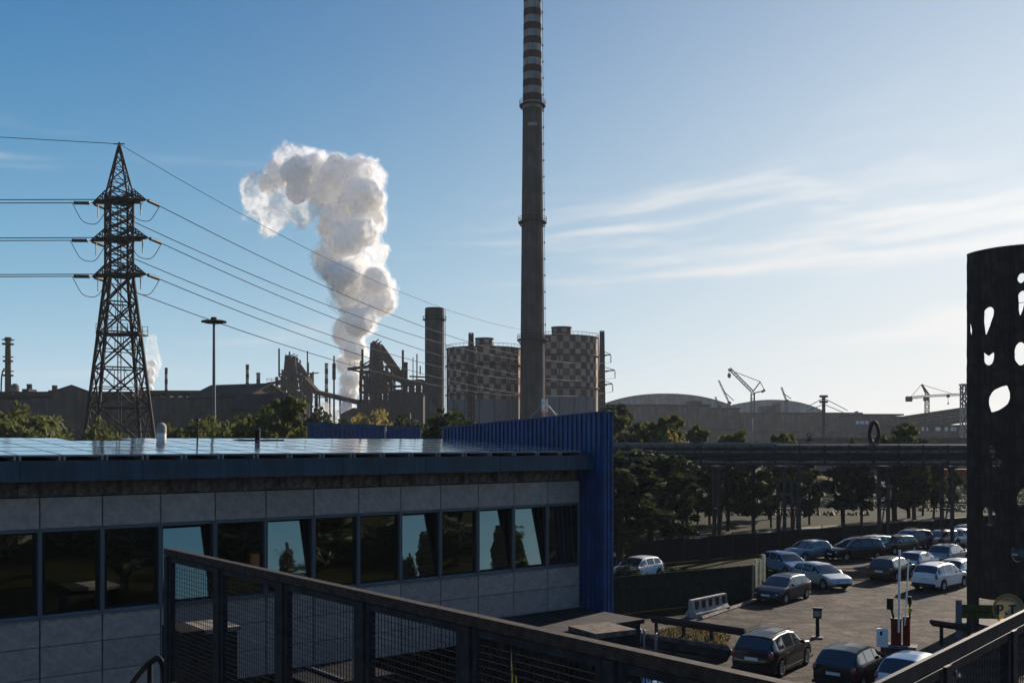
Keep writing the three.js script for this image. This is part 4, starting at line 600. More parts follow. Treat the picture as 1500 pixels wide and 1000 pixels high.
function treeProto(seed, kind) {                          // about 10 m tall (8 for a bush), trunk at the origin
  const rng = random(seed), clumps = [], limbs = []; let size = 0.2, per = 40;
  const lobed = (n, reachX, reachZ, y0, y1, r0, r1, per1) => { const sx = (rng() - 0.5) * 0.9, sz = (rng() - 0.5) * 0.9; for (let i = 0; i < n; i++) { const a = i * 2.4 + rng() * 1.4, t = (i + rng() * 0.8) / n, y = lerp(y0, y1, t), w = Math.sin(Math.PI * clamp(0.18 + 0.72 * t)) * (0.5 + 0.75 * rng()), c = V(Math.cos(a) * reachX * w + sx * t, y, Math.sin(a) * reachZ * w + sz * t), r = lerp(r0, r1, rng()) * (1.05 - 0.35 * t); limbs.push(tube([V(sx * 0.2, Math.max(1.2, y * 0.45), sz * 0.2), V(c.x * 0.5, y * 0.8, c.z * 0.5), c], 0.055, 8, 5)); for (let k = 0; k < per1; k++) { const th = rng() * 6.283, cp = rng() * 2 - 1, sp = Math.sqrt(1 - cp * cp), d = r * Math.pow(rng(), 0.4) * (0.85 + 0.5 * nz(Math.cos(th) * 2 + i, cp * 2, Math.sin(th) * 2 + seed)); clumps.push({ p: V(c.x + d * sp * Math.cos(th), c.y + d * cp * 0.85, c.z + d * sp * Math.sin(th)), r: 0.24 + 0.3 * rng() }); } } };
  if (kind === 'broad') {
    limbs.push(tube([V(0, -0.3, 0), V(0.1, 1.5, 0.05), V(-0.05, 3.4, 0), V(0.2, 6, 0.1)], 0.22, 10, 7));
    for (let i = 0; i < 9; i++) { const a = i * 2.4 + rng(), e = V(Math.cos(a) * (1.6 + rng() * 1.4), 4.4 + rng() * 3.8, Math.sin(a) * (1.6 + rng() * 1.4)); limbs.push(tube([V(0, 2.4 + rng() * 2, 0), e.clone().multiplyScalar(0.5).add(V(0, 1.5, 0)), e], 0.07, 8, 5)); }
    lobed(7, 3.0, 2.0, 4.2, 8.6, 1.5, 2.0, 22);
  } else if (kind === 'upright') {
    limbs.push(tube([V(0, -0.3, 0), V(0.05, 2, 0.05), V(-0.05, 5, 0), V(0.05, 8.6, 0.05)], 0.17, 10, 7));
    for (let i = 0; i < 9; i++) { const a = i * 2.4 + rng(), y = 2.4 + i * 0.6; limbs.push(tube([V(0, y, 0), V(Math.cos(a) * 0.8, y + 0.8, Math.sin(a) * 0.8), V(Math.cos(a) * 1.2, y + 2, Math.sin(a) * 1.2)], 0.045, 8, 5)); }
    lobed(9, 1.35, 1.3, 2.6, 9.0, 0.85, 1.35, 15);
  } else if (kind === 'bush') {
    for (let i = 0; i < 6; i++) { const a = i + rng(); limbs.push(tube([V(Math.cos(a) * 0.15, -0.3, Math.sin(a) * 0.15), V(Math.cos(a) * 0.6, 1.6, Math.sin(a) * 0.6), V(Math.cos(a) * 1.7, 4.4 + rng() * 1.6, Math.sin(a) * 1.7)], 0.08, 8, 5)); }
    for (let i = 0; i < 190; i++) { const th = rng() * 6.28, cp = rng() * 2 - 1, sp = Math.sqrt(1 - cp * cp), w = (0.86 + 0.3 * nz(Math.cos(th) * sp * 1.6 + seed, cp * 1.8, Math.sin(th) * sp * 1.6)) * Math.pow(rng(), 0.3); clumps.push({ p: V(Math.cos(th) * sp * w * 3.5, 3.6 + cp * w * 3.4, Math.sin(th) * sp * w * 3.5), r: 0.5 + rng() * 0.5 }); }
  } else {                                                // conifer
    limbs.push(tube([V(0, -0.3, 0), V(0, 4, 0), V(0.05, 9.8, 0)], 0.16, 10, 7)); per = 34; size = 0.17;
    for (let i = 0; i < 26; i++) { const y = 1.2 + i * 0.32, n = 5, w = 2.2 * (1 - y / 10.2); for (let k = 0; k < n; k++) { const a = k * 6.283 / n + i * 1.1 + rng() * 0.4, l = w * (0.75 + 0.5 * rng()); for (const f of [0.45, 0.95]) clumps.push({ p: V(Math.cos(a) * l * f, y - 0.25 * l * f, Math.sin(a) * l * f), r: 0.26 + 0.16 * rng() }); } }
  }
  const lt = boxUV(join(limbs)); lt.userData.done = true;
  const crown = leafCloud(rng, clumps, per, size); crown.computeBoundingBox(); return { trunk: lt, crown, top: crown.boundingBox.max.y - 0.25 };
}
const protos = { broad: [11, 12, 13].map((q) => treeProto(q, 'broad')), upright: [21, 22, 23, 24, 25].map((q) => treeProto(q, 'upright')), bush: [treeProto(31, 'bush'), treeProto(32, 'bush')], conifer: [treeProto(41, 'conifer')] };
let treeCount = 0;
function tree(name, kind, base, h, wide, leaf, label, group, category = 'tree') {
  const p = protos[kind][treeCount++ % protos[kind].length], s = h / p.top, o = thing(name, label, category, [base.x, 0, base.z], treeCount * 2.1, group);
  part('trunk', p.trunk, M.bark, o); part('crown', p.crown, leaf, o); o.scale.set(s * wide, s, s * wide); return o;
}
const base = (px, z) => { const p = P(px, HZ, z); p.y = 0; return p; };
const hOf = (py, z) => P(0, py, z).y;
// behind the office, on the works' side
for (const [px, top, z, w, l] of [[18, 592, 92, 0.95, 'round olive tree at the end of the solar roof'], [54, 602, 96, 0.85, 'smaller round olive tree next to the tree at the end of the solar roof'], [148, 612, 104, 0.62, 'small bush under the tall pylon'], [282, 613, 90, 0.7, 'dark bush by the slim roof lamp'], [310, 609, 96, 0.66, 'olive bush at the foot of the floodlight mast'], [352, 614, 84, 0.6, 'low dark bush before the gabled shed']]) tree('bush', 'bush', base(px, z), hOf(top, z), w, M.leafOlive, l, null, 'bush');
tree('leafy_tree', 'broad', base(414, 84), hOf(586, 84), 0.85, M.leafOlive, 'broad leafy tree in front of the low gabled shed');
tree('leafy_tree', 'broad', base(388, 88), hOf(596, 88), 0.7, M.leafOlive, 'narrow leafy tree beside the low gabled shed');
for (const [px, top, z, w, m, l] of [[470, 594, 130, 0.7, M.leafDark, 'dark bush below the sloping conveyor'], [546, 600, 170, 0.6, M.leafYellow, 'yellowing tree in front of the large blast furnace'], [590, 611, 150, 0.9, M.leafDark, 'low dark bush behind the blue parapet'], [648, 601, 84, 0.95, M.leafDark, 'dark tree at the foot of the thick brown chimney'], [622, 617, 100, 0.7, M.leafDark, 'small dark bush beside the blue parapet end']]) tree('bush', 'bush', base(px, z), hOf(top, z), w, m, l, null, 'bush');
// beyond the pipe bridge
for (const [px, top, z, w, m, k, l] of [[908, 594, 118, 1.25, M.leafDark, 'broad', 'dark tree crown above the pipe bridge beside the blue wall'], [940, 604, 112, 1.1, M.leafOlive, 'broad', 'green tree crown above the pipe bridge, next to the yellow one'], [966, 612, 108, 0.95, M.leafOlive, 'broad', 'bright green tree crown above the pipe bridge'], [986, 622, 104, 0.6, M.leafYellow, 'broad', 'yellow tree crown above the pipe bridge'], [1054, 624, 112, 1.0, M.leafOlive, 'broad', 'rounded green tree standing alone above the pipe bridge'], [1128, 637, 120, 0.9, M.leafOlive, 'broad', 'low olive tree above the pipe bridge before the far shed'], [1162, 637, 125, 1.0, M.leafOlive, 'broad', 'wide olive tree just topping the pipe bridge'], [1262, 641, 116, 0.5, M.leafOlive, 'broad', 'small tree beside the pipe loop'], [1312, 626, 118, 0.9, M.leafOlive, 'broad', 'light green tree next to the pipe loop'], [1332, 622, 122, 0.85, M.leafDark, 'broad', 'dark green tree behind the light one at the pipe loop'], [1352, 641, 126, 0.6, M.leafOlive, 'broad', 'low tree topping the pipe bridge towards the perforated column']]) tree('roadside_tree', k, base(px, z), hOf(top, z), w, m, l);
for (const [px, z, top, w, l] of [[926, 80, 660, 2.3, 'dark dense tree beside the blue wall'], [955, 84, 662, 2.1, 'dark dense tree behind the ivy posts'], [978, 78, 668, 1.6, 'dark narrow tree at the ivy posts'], [908, 70, 684, 2.0, 'dark tree over the parked white van']]) tree('dark_tree', 'upright', base(px, z), hOf(top, z), w, M.leafDark, l);
for (const [px, z, top, w] of [[1040, 108, 680, 1.1], [1066, 104, 668, 1.35], [1104, 101, 674, 1.5], [1130, 108, 684, 0.9], [1168, 107, 670, 1.1], [1186, 112, 676, 1.0], [1236, 110, 668, 1.6], [1262, 112, 676, 1.2], [1309, 117, 672, 1.2], [1340, 119, 664, 1.6], [1368, 122, 674, 1.1], [1396, 126, 686, 0.8], [1452, 124, 668, 1.3], [1022, 112, 690, 0.9]]) tree('street_tree', 'upright', base(px, z), hOf(top, z), w, M.leafDark, 'dark upright tree in the row along the road behind the car park', 'trees along the road behind the car park');
for (let i = 0; i < 9; i++) tree('scrub', 'bush', base(1010 + i * 47, 150 + (i * 37) % 50), 1.8 + (i % 3) * 0.7, 1.6, i % 2 ? M.leafOlive : M.leafYellow, 'low lit scrub on the rough ground beyond the road', 'scrub beyond the road', 'bush');
for (const [px, z, h] of [[918, 62, 1.6], [950, 60.5, 1.3], [985, 60, 1.7], [1030, 59.5, 1.4], [1072, 59, 1.6]]) tree('hedge_bush', 'bush', base(px, z), h, 1.3, M.leafDark, 'dark hedge bush behind the green netted fence', 'bushes along the green fence', 'bush');
tree('weed', 'bush', V(0.02, 0, -6.2), 7.5, 0.06, M.leafOlive, 'spindly weed growing up behind the wire mesh', null, 'plant');
for (let i = 0; i < 18; i++) tree('added_shrub', 'bush', V(39 + (i % 3) * 3 - i * 0.2, 0, -22 + i * 3.1), 3 + (i * 5 % 3) * 0.5, 1.7, M.leafPine, 'dense unseen bush added to darken what the office windows mirror', 'shrubs added to darken the office windows', 'added_shrub');  // unseen bushes added so the fixed panes mirror dark, not sunlit ground
for (let i = 0; i < 12; i++) tree('added_evergreen', 'upright', V(21 + (i % 3) * 4.5, 0, -17 + i * 3.6), 8 + (i * 5 % 3), 2.0, M.leafPine, 'thick unseen tree added near the walkway to shade the ground the office windows mirror', 'evergreens added to darken the office windows');  // unseen trees added to shade the ground that the panes mirror
// trees added so fixed panes mirror dark, and the conifers in the tilted ones
for (let i = 0; i < 20; i++) tree('added_belt_tree', 'upright', V(58 + (i % 2) * 5 - i * 0.9, 0, -26 + i * 4.6), 9 + (i * 7 % 4), 2.1, M.leafPine, 'dense dark tree added out of view to darken the office panes', 'trees added to darken the office windows');
for (const [x, z, h] of [[112, 26, 27], [118, 38, 30], [121, 45, 27], [117, 9, 26], [108, 61, 29], [122, 20, 25], [104, 70, 27], [98, 84, 28], [126, 52, 29], [114, 2, 28], [116, -8, 24], [110, 32, 24], [106, 50, 27]]) tree('conifer', 'conifer', V(x, 0, z), h, 1.3, M.leafPine, 'tall dark conifer mirrored in the tilted panes of the office', 'conifers mirrored in the office panes');

// ---------------------------------------------------------------- blue parapet behind the roof
{ const z = 62, a = P(450, 622, z), c = P(616, 628.5, z * 1.06), o = thing('blue_parapet', 'low blue ribbed parapet behind the solar roof', 'wall', [0, 0, 0]), n = 26;
  for (let i = 0; i < n; i++) { const p = a.clone().lerp(c, i / n), q = a.clone().lerp(c, (i + 0.97) / n), m = p.clone().lerp(q, 0.5), w = p.distanceTo(q), h = m.y; part('ribbed_sheet', [box(w, h, 0.06, 0, h / 2, 0), box(w * 0.4, h - 0.02, 0.1, 0, h / 2, 0)], i % 4 ? M.blue : M.blueDark, o).position.set(m.x, 0, m.z); }
  part('joint_post', bar(P(564, 640, z * 1.035).setY(0), P(564, 624, z * 1.035), 0.12), M.concretePale, o); part('capping', bar(a.clone().add(V(0, 0.04, 0)), c.clone().add(V(0, 0.04, 0)), 0.25, 0.06), M.fascia, o); part('rear_wall', bar(V(a.x, a.y * 0.48, a.z - 0.15), V(c.x, c.y * 0.48, c.z - 0.15), 0.12, 8), M.blueDark, o); }

// ---------------------------------------------------------------- pipe bridge
{
  const z = 88, o = thing('pipe_bridge', 'long dark pipe bridge on steel posts behind the car park', 'pipe bridge', [0, 0, -z]), x0 = 5, x1 = 56;
  for (const [y, dz, r, m] of [[8.72, -0.9, 0.16, 0], [8.62, -0.2, 0.22, 0], [8.66, 0.6, 0.14, 1], [8.2, -0.7, 0.2, 0], [8.15, 0.1, 0.16, 0], [8.22, 0.75, 0.12, 1], [7.72, -0.5, 0.26, 0], [7.68, 0.45, 0.18, 0], [7.32, 0.8, 0.1, 1]]) part('pipe', rod(V(x0, y, dz), V(x1, y, dz), r, 12), m ? M.pipePale : M.pipe, o);
  part('cable_tray', slab(x0, x1, 8.86, 8.93, 0.75, 1.25), M.galv, o); part('cable_tray', slab(x0, 23, 8.94, 9.0, -1.3, 0.2), M.pipePale, o);
  for (const y of [7.05, 7.95, 8.45]) part('side_beam', [slab(x0, x1, y, y + 0.14, 1.0, 1.12), slab(x0, x1, y, y + 0.14, -1.22, -1.1)], M.pipe, o);
  for (let x = x0 + 0.5; x < x1; x += 2.1) part('frame_rib', [slab(x, x + 0.1, 7.0, 8.8, 0.98, 1.14), slab(x, x + 0.1, 7.0, 8.8, -1.24, -1.1), slab(x, x + 0.1, 7.0, 7.1, -1.1, 0.98)], M.pipe, o);
  for (const px of [935, 1003, 1050, 1145, 1166, 1295, 1388, 1460]) { const x = (px - 750) / F * z; part('post', [slab(x - 0.13, x + 0.13, 0, 7.0, 0.9, 1.15), slab(x - 0.13, x + 0.13, 0, 7.0, -1.2, -0.95), bar(V(x, 0.6, -1), V(x, 5.5, 1), 0.09), slab(x - 0.35, x + 0.35, 6.75, 7.0, -1.3, 1.25), slab(x - 0.05, x + 0.05, 3.2, 3.35, -0.95, 0.9)], M.pipe, o); }
  const lx = (1281 - 750) / F * z, lp = []; for (let i = 0; i < 20; i++) { const a = i / 20 * 6.283; lp.push(V(lx + Math.sin(a) * 0.38, 9.85 - Math.cos(a) * 0.9, 0.3 * Math.sin(a * 2) * 0.3)); } part('expansion_loop', [tube(lp, 0.16, 60, 10, true), rod(V(lx - 0.25, 8.6, 0), V(lx - 0.3, 9.3, 0), 0.17), rod(V(lx + 0.25, 8.6, 0), V(lx + 0.3, 9.3, 0), 0.17)], M.black, o);
  const vx = (1184 - 750) / F * z; part('valve', [rod(V(vx, 8.8, 0.4), V(vx, 9.6, 0.4), 0.06), new THREE.TorusGeometry(0.2, 0.04, 6, 16).translate(vx, 9.6, 0.4), rod(V(vx - 0.3, 9.2, 0.4), V(vx + 0.25, 9.25, 0.4), 0.08)], M.black, o);
  const wx = (1021 - 750) / F * z; part('valve', [rod(V(wx - 0.4, 8.95, 0.4), V(wx + 0.3, 9.05, 0.4), 0.08), rod(V(wx + 0.2, 8.9, 0.4), V(wx + 0.45, 9.4, 0.4), 0.06)], M.black, o);
  // ivy on the posts by the blue wall
  const rng = random(61), cl = []; for (const px of [992, 1003, 1010]) { const x = (px - 750) / F * z; for (let y = 0.4; y < 7.6; y += 0.34) cl.push({ p: V(x + (rng() - 0.5) * 0.5, y, 0.8 + (rng() - 0.5) * 0.8), r: 0.22 + 0.2 * rng() }); } part('ivy', leafCloud(rng, cl, 26, 0.09), M.leafDark, o);
}
// ---------------------------------------------------------------- fences round the car park
{
  const o = thing('screen_fence', 'long fence of dark screening cloth along the back of the car park', 'fence', [0, 0, 0]), a = V(8.5, 0, -74.2), c = V(66, 0, -114), n = 26;
  for (let i = 0; i < n; i++) { const p = a.clone().lerp(c, i / n), q = a.clone().lerp(c, (i + 0.985) / n); const g = bar(V(p.x, 0.95, p.z), V(q.x, 0.95, q.z), 0.04, 0.04), m = p.clone().lerp(q, 0.5), w = p.distanceTo(q), ang = Math.atan2(-(q.z - p.z), q.x - p.x), h = 1.75 + 0.06 * Math.sin(i * 2.3); const s = part('cloth_panel', box(w, h, 0.03, 0, h / 2 + 0.02, 0), M.blackNet, o); s.position.set(m.x, 0, m.z); s.rotation.y = ang; part('post', cyl(0.04, 0.04, 2.0, p.x, 0, p.z, 8), M.steel, o); }
  const g = thing('green_fence', 'green netted fence ending in pale corrugated sheets by the parked cars', 'fence', [0, 0, 0]), b0 = V(5.2, 0, -53.4), b1 = V(14.0, 0, -58.9), m2 = 8;
  for (let i = 0; i < m2; i++) { const p = b0.clone().lerp(b1, i / m2), q = b0.clone().lerp(b1, (i + 0.98) / m2), mid = p.clone().lerp(q, 0.5), w = p.distanceTo(q), s = part('net_panel', box(w, 1.95, 0.03, 0, 0.99, 0), M.greenNet, g); s.position.set(mid.x, 0, mid.z); s.rotation.y = Math.atan2(-(q.z - p.z), q.x - p.x); part('post', cyl(0.035, 0.035, 2.0, p.x, 0, p.z, 8), M.greenNet, g); }
  const e0 = V(13.75, 0, -58.6), e1 = V(15.2, 0, -61.4); for (let i = 0; i < 6; i++) { const p = e0.clone().lerp(e1, (i + 0.5) / 6), h = 2.05 + 0.14 * Math.sin(i * 1.9) + i * 0.05, s = part('corrugated_sheet', [box(0.5, h, 0.02, 0, h / 2, 0), box(0.12, h - 0.02, 0.06, -0.12, h / 2, 0.02), box(0.12, h - 0.02, 0.06, 0.13, h / 2, 0.02)], M.greenSheet, g); s.position.set(p.x, 0, p.z); s.rotation.y = Math.atan2(-(e1.z - e0.z), e1.x - e0.x) + (i % 2 ? 0.1 : -0.08); s.rotation.z = (i % 3 - 1) * 0.03; }
}
{ // concrete road barrier, ribbed along its side
  const a = G(1012, 905), c = G(1062, 893.5), o = thing('road_barrier', 'white concrete road barrier with dark slots at the kerb', 'barrier', a.clone().lerp(c, 0.5), Math.atan2(-(c.z - a.z), c.x - a.x)), L = a.distanceTo(c);
  const s = new THREE.Shape([[-0.32, 0], [0.32, 0], [0.32, 0.22], [0.16, 0.4], [0.12, 0.92], [-0.12, 0.92], [-0.16, 0.4], [-0.32, 0.22]].map((p) => new THREE.Vector2(...p))); part('body', new THREE.ExtrudeGeometry(s, { depth: L, bevelEnabled: false }).translate(0, 0, -L / 2).rotateY(Math.PI / 2), M.concretePale, o);
  for (let i = 0; i < 5; i++) part('slot', box(L * 0.095, 0.42, 0.05, -L / 2 + L * (i + 0.5) / 5, 0.64, 0.142), M.black, o);
}
{ // long steel beam lying on short posts, and a guard beam
  const a = G(955, 906, 0.75), c = G(1092, 926, 0.6), o = thing('steel_beam_fence', 'long dark steel beam on short posts in front of the verge', 'barrier', [0, 0, 0]); part('beam', bar(a, c, 0.28, 0.2), M.steel, o); for (const t of [0.05, 0.35, 0.65, 0.97]) { const p = a.clone().lerp(c, t); part('post', slab(p.x - 0.07, p.x + 0.07, 0, p.y, p.z - 0.07, p.z + 0.07), M.steel, o); }
  const d = G(1365, 912, 0.95), e = G(1425, 921, 0.95), q = thing('guard_beam', 'short dark guard beam beside the direction sign', 'barrier', [0, 0, 0]); part('beam', bar(d, e, 0.34, 0.14), M.steel, q); for (const t of [0.25, 0.9]) { const p = d.clone().lerp(e, t); part('post', slab(p.x - 0.06, p.x + 0.06, 0, p.y, p.z - 0.06, p.z + 0.06), M.steel, q); }
  for (const [px, py] of [[938, 949], [944, 951], [961, 956]]) { const p = G(px, py), b = thing('bollard', 'short pale steel bollard behind the railing', 'bollard', p, 0, 'bollards by the yard wall'); part('post', cyl(0.06, 0.06, 0.8, 0, 0, 0, 12), M.galv, b); part('cap', new THREE.SphereGeometry(0.062, 12, 6, 0, 6.3, 0, 1.57).translate(0, 0.8, 0), M.galv, b); }
  const w0 = G(915, 944), w1 = G(1068, 968), w = thing('yard_wall', 'low dark wall between the yard and the verge', 'wall', [0, 0, 0]); part('wall', bar(V(w0.x, 0.25, w0.z), V(w1.x, 0.25, w1.z), 0.2, 0.5), M.darkWall, w); part('coping', bar(V(w0.x, 0.53, w0.z), V(w1.x, 0.53, w1.z), 0.3, 0.06), M.kerb, w);
  const sl = G(1062, 957), s2 = thing('paving_slab', 'pale flat slab lying at the end of the low wall', 'slab', sl, R(20)); part('slab', box(1.1, 0.09, 0.8, 0, 0.05, 0), M.concretePale, s2); part('upper_slab', box(0.5, 0.06, 0.4, 0.2, 0.13, 0.1), M.concrete, s2);
}
// ---------------------------------------------------------------- car park furniture
{
  const p = G(1198, 935), t = thing('ticket_post', 'dark ticket box on a post in the middle of the drive', 'ticket machine', p, R(-20)); part('post', cyl(0.09, 0.08, 0.95, 0, 0, 0, 12), M.black, t); part('head', [box(0.38, 0.42, 0.26, 0, 1.15, 0), box(0.46, 0.07, 0.34, 0, 1.39, 0)], M.steel, t); part('face', box(0.26, 0.26, 0.02, 0, 1.15, 0.142), M.galv, t); part('foot', box(0.5, 0.08, 0.5, 0, 0.05, 0), M.kerb, t);
  const b = G(1317, 948), g = thing('barrier_gate', 'red barrier cabinet with its white boom raised upright', 'barrier gate', b, R(-25)); part('cabinet', [box(0.42, 1.2, 0.36, -0.1, 0.62, 0), box(0.3, 1.35, 0.3, 0.32, 0.7, -0.1)], M.red, g); part('cabinet_cap', box(0.46, 0.06, 0.4, -0.1, 1.25, 0), M.black, g); part('boom', [bar(V(0.02, 0.7, 0.24), V(0.06, 4.3, 0.3), 0.09, 0.06)], M.white, g); part('boom', bar(V(0.26, 1.0, 0.1), V(0.42, 3.9, 0.14), 0.06, 0.05), M.white, g); part('signal_lamp', [cyl(0.1, 0.1, 0.16, 0.46, 1.62, 0.05, 14)], M.yellow, g); part('signal_post', [rod(V(0.46, 1.3, 0.05), V(0.46, 2.1, 0.05), 0.04), box(0.16, 0.34, 0.16, 0.46, 2.1, 0.05)], M.black, g); part('motor_arm', [box(0.28, 0.5, 0.22, -0.35, 1.9, 0), rod(V(-0.2, 1.25, 0), V(-0.32, 1.75, 0), 0.05)], M.black, g); part('plinth', box(1.3, 0.12, 0.8, 0.1, 0.06, 0), M.kerb, g);
  const c = G(1293, 982), s = thing('marker_post', 'white box on a red and white post beside the barrier', 'post', c, R(-10)); part('post', [cyl(0.07, 0.07, 0.5, 0, 0.45, 0, 12)], M.red, s); part('post_foot', cyl(0.07, 0.07, 0.45, 0, 0, 0, 12), M.white, s); part('sign_box', box(0.42, 0.72, 0.14, 0, 1.3, 0), M.white, s); part('sign_mark', box(0.08, 0.16, 0.01, -0.06, 1.48, 0.076), M.black, s);
  // direction sign with its round emblem
  const d = G(1405, 936), n = thing('direction_sign', 'yellow-green direction board with a round emblem reading P.T on a grey post', 'sign', d, R(-8));
  part('post', box(0.24, 1.78, 0.14, 0, 0.89, 0), mat([0.11, 0.125, 0.15], 0.6), n); part('board', box(1.6, 0.62, 0.06, 0.93, 1.28, 0), mat([0.105, 0.12, 0.02], 0.6, { map: rep(blotch, 1) }), n); part('board_stripe', box(1.1, 0.07, 0.01, 0.8, 1.28, 0.037), M.black, n);
  const cv = document.createElement('canvas'); cv.width = cv.height = 256; const x = cv.getContext('2d'); x.fillStyle = '#dcae4c'; x.fillRect(0, 0, 256, 256); x.fillStyle = '#f2dca4'; x.beginPath(); x.arc(128, 128, 108, 0, 7); x.fill(); x.fillStyle = '#14161d'; x.font = 'bold 120px sans-serif'; x.fillText('P.T', 22, 178); x.fillRect(96, 150, 10, 10);
  const tx = new THREE.CanvasTexture(cv); tx.colorSpace = THREE.SRGBColorSpace; const disc = new THREE.CylinderGeometry(0.66, 0.66, 0.05, 40).rotateX(Math.PI / 2).translate(2.14, 1.44, 0.035); part('emblem_rim', new THREE.TorusGeometry(0.66, 0.03, 8, 48).translate(2.14, 1.44, 0.04), mat([0.45, 0.32, 0.08], 0.6), n); part('emblem', new THREE.CircleGeometry(0.65, 48).translate(2.14, 1.44, 0.04), phys([0.9, 0.9, 0.9], 0.8, { map: tx, transmission: 0.9, side: THREE.DoubleSide }), n, false); part('second_post', box(0.12, 0.75, 0.1, 2.3, 0.375, 0), M.steel, n);
}
// ---------------------------------------------------------------- the perforated steel column
{
  const z = 50, cx = (1500 - 750) / F * z, c = thing('perforated_column', 'tall curved rust-brown steel screen cut with leaf-shaped holes', 'sculpture', [cx, 0, -z]), RAD = 2.72, H = P(0, 371.5, z).y, DX = 0.05, DY = 0.05;
  const holes = [], leaf = (px, py, w, h, rot = 0, kind = 0) => { let a = -0.8; for (let k = 0; k < 40; k++) { const d = z - RAD * Math.cos(a); a = lerp(a, Math.asin(clamp(((px - 750) / F * d - cx) / RAD, -0.995, 0.995)), 0.5); } const d = z - RAD * Math.cos(a); holes.push({ a, y: P(0, py, d).y, w: w * d / F, h: h * d / F, rot, kind }); };
  leaf(1447.5, 470, 7.6, 20.5, 0.13, 1); leaf(1449, 525, 7, 9.5, 0, 2); leaf(1464, 584, 13.5, 22, 0.5, 3); leaf(1497, 407, 5, 7, 0.2, 0); leaf(1497, 445, 5.5, 19, 0.1, 1); leaf(1496, 518, 8, 17, 0, 0); leaf(1421, 482, 1.6, 9, -0.1, 0); leaf(1454, 661, 4.5, 9, -0.2, 0); leaf(1460, 677, 6.5, 6.5, 0.3, 0); leaf(1450, 756, 9, 14, -0.4, 0); leaf(1498, 728, 6, 14, 0.2, 0); leaf(1492, 812, 8, 11, 0, 2);
  const rng = random(91); for (let i = 0; i < 26; i++) holes.push({ a: 0.0 + rng() * 1.4, y: 3 + rng() * 13.5, w: 0.16 + rng() * 0.22, h: 0.3 + rng() * 0.45, rot: (rng() - 0.5), kind: Math.floor(rng() * 3) });
  const edge = (a, y) => {                                // below zero inside a hole
    let best = 9;
    for (const o of holes) { const dx = (a - o.a) * RAD * Math.max(0.3, Math.cos(o.a + 0.46)), dy = y - o.y; if (Math.abs(dx) > 1.2 || Math.abs(dy) > 1.6) continue; const cr = Math.cos(o.rot), sr = Math.sin(o.rot), u = dx * cr - dy * sr, v = dx * sr + dy * cr, t = v / o.h;
      const prof = o.kind === 1 ? Math.pow(clamp((1 + t) / 2 * 1.2, 0.001, 1), 0.75) * Math.sqrt(Math.max(0.001, 1 - Math.pow(clamp(t), 3))) : o.kind === 2 ? Math.sqrt(Math.max(0.001, 1 - Math.pow(Math.max(0, -t), 2))) : o.kind === 3 ? Math.max(0.001, 1 - t * t) : Math.sqrt(Math.max(0.001, 1 - t * t));
      let f = Math.max((Math.abs(u) / (o.w * prof) - 1) * o.w * Math.min(1, prof + 0.2), (Math.abs(t) - 1) * o.h); if (o.kind === 2 && t > 0.4) f = Math.max(f, (t - 0.4) * o.h * 1.2 - Math.abs(u)); f += 0.035 * nz(a * 9, y * 5, o.h * 9) ; best = Math.min(best, f); }
    return best; };
  const inside = (a, y) => edge(a, y) < 0;
  const a0 = -1.62, a1 = 1.62, nx = Math.round((a1 - a0) * RAD / DX), ny = Math.round(H / DY), pos = [], shells = [RAD, RAD - 0.03], key = (i, j) => j * (nx + 1) + i, blocked = new Uint8Array(nx * ny);
  const edgeX = (j) => 0.02 * nz(j * 0.11, 4, 2) ;
  for (let j = 0; j < ny; j++) for (let i = 0; i < nx; i++) { const a = lerp(a0, a1, (i + 0.5) / nx), y = H * (j + 0.5) / ny; let open = inside(a, y); if (y < 1.55 && a > -1.25 && a < -0.95 + 0.22 * Math.max(0, y) && y > 0.3) open = true; blocked[j * nx + i] = open ? 1 : 0; }
  const moved = new Map(); for (let j = 1; j < ny; j++) for (let i = 1; i < nx; i++) { const c = blocked[j * nx + i] + blocked[j * nx + i - 1] + blocked[(j - 1) * nx + i] + blocked[(j - 1) * nx + i - 1]; if (!c || c === 4) continue; let a = lerp(a0, a1, i / nx), y = H * j / ny; const h = 0.01; for (let k = 0; k < 3; k++) { const f = edge(a, y), ga = (edge(a + h / RAD, y) - f) / h, gy = (edge(a, y + h) - f) / h, g2 = ga * ga + gy * gy + 1e-6; a -= clamp(f * ga / g2, -0.012, 0.012) / RAD; y -= clamp(f * gy / g2, -0.012, 0.012); } moved.set(key(i, j), [a, y]); }
  const pt = (i, j, r) => { const mv = moved.get(key(i, j)); if (mv) return [Math.sin(mv[0]) * (r + 0.012 * nz(mv[0] * 3, mv[1] * 0.6, 8.8)), mv[1], Math.cos(mv[0]) * (r + 0.012 * nz(mv[0] * 3, mv[1] * 0.6, 8.8))]; const a = lerp(a0, a1, i / nx) + edgeX(j) * (i < 3 ? 1 : 0), rr = r + 0.012 * nz(a * 3, j * DY * 0.6, 8.8); return [Math.sin(a) * rr, H * j / ny, Math.cos(a) * rr]; };
  const quad = (p, q, r, s) => pos.push(...p, ...q, ...r, ...p, ...r, ...s), closed = (i, j) => i >= 0 && j >= 0 && i < nx && j < ny && !blocked[j * nx + i];
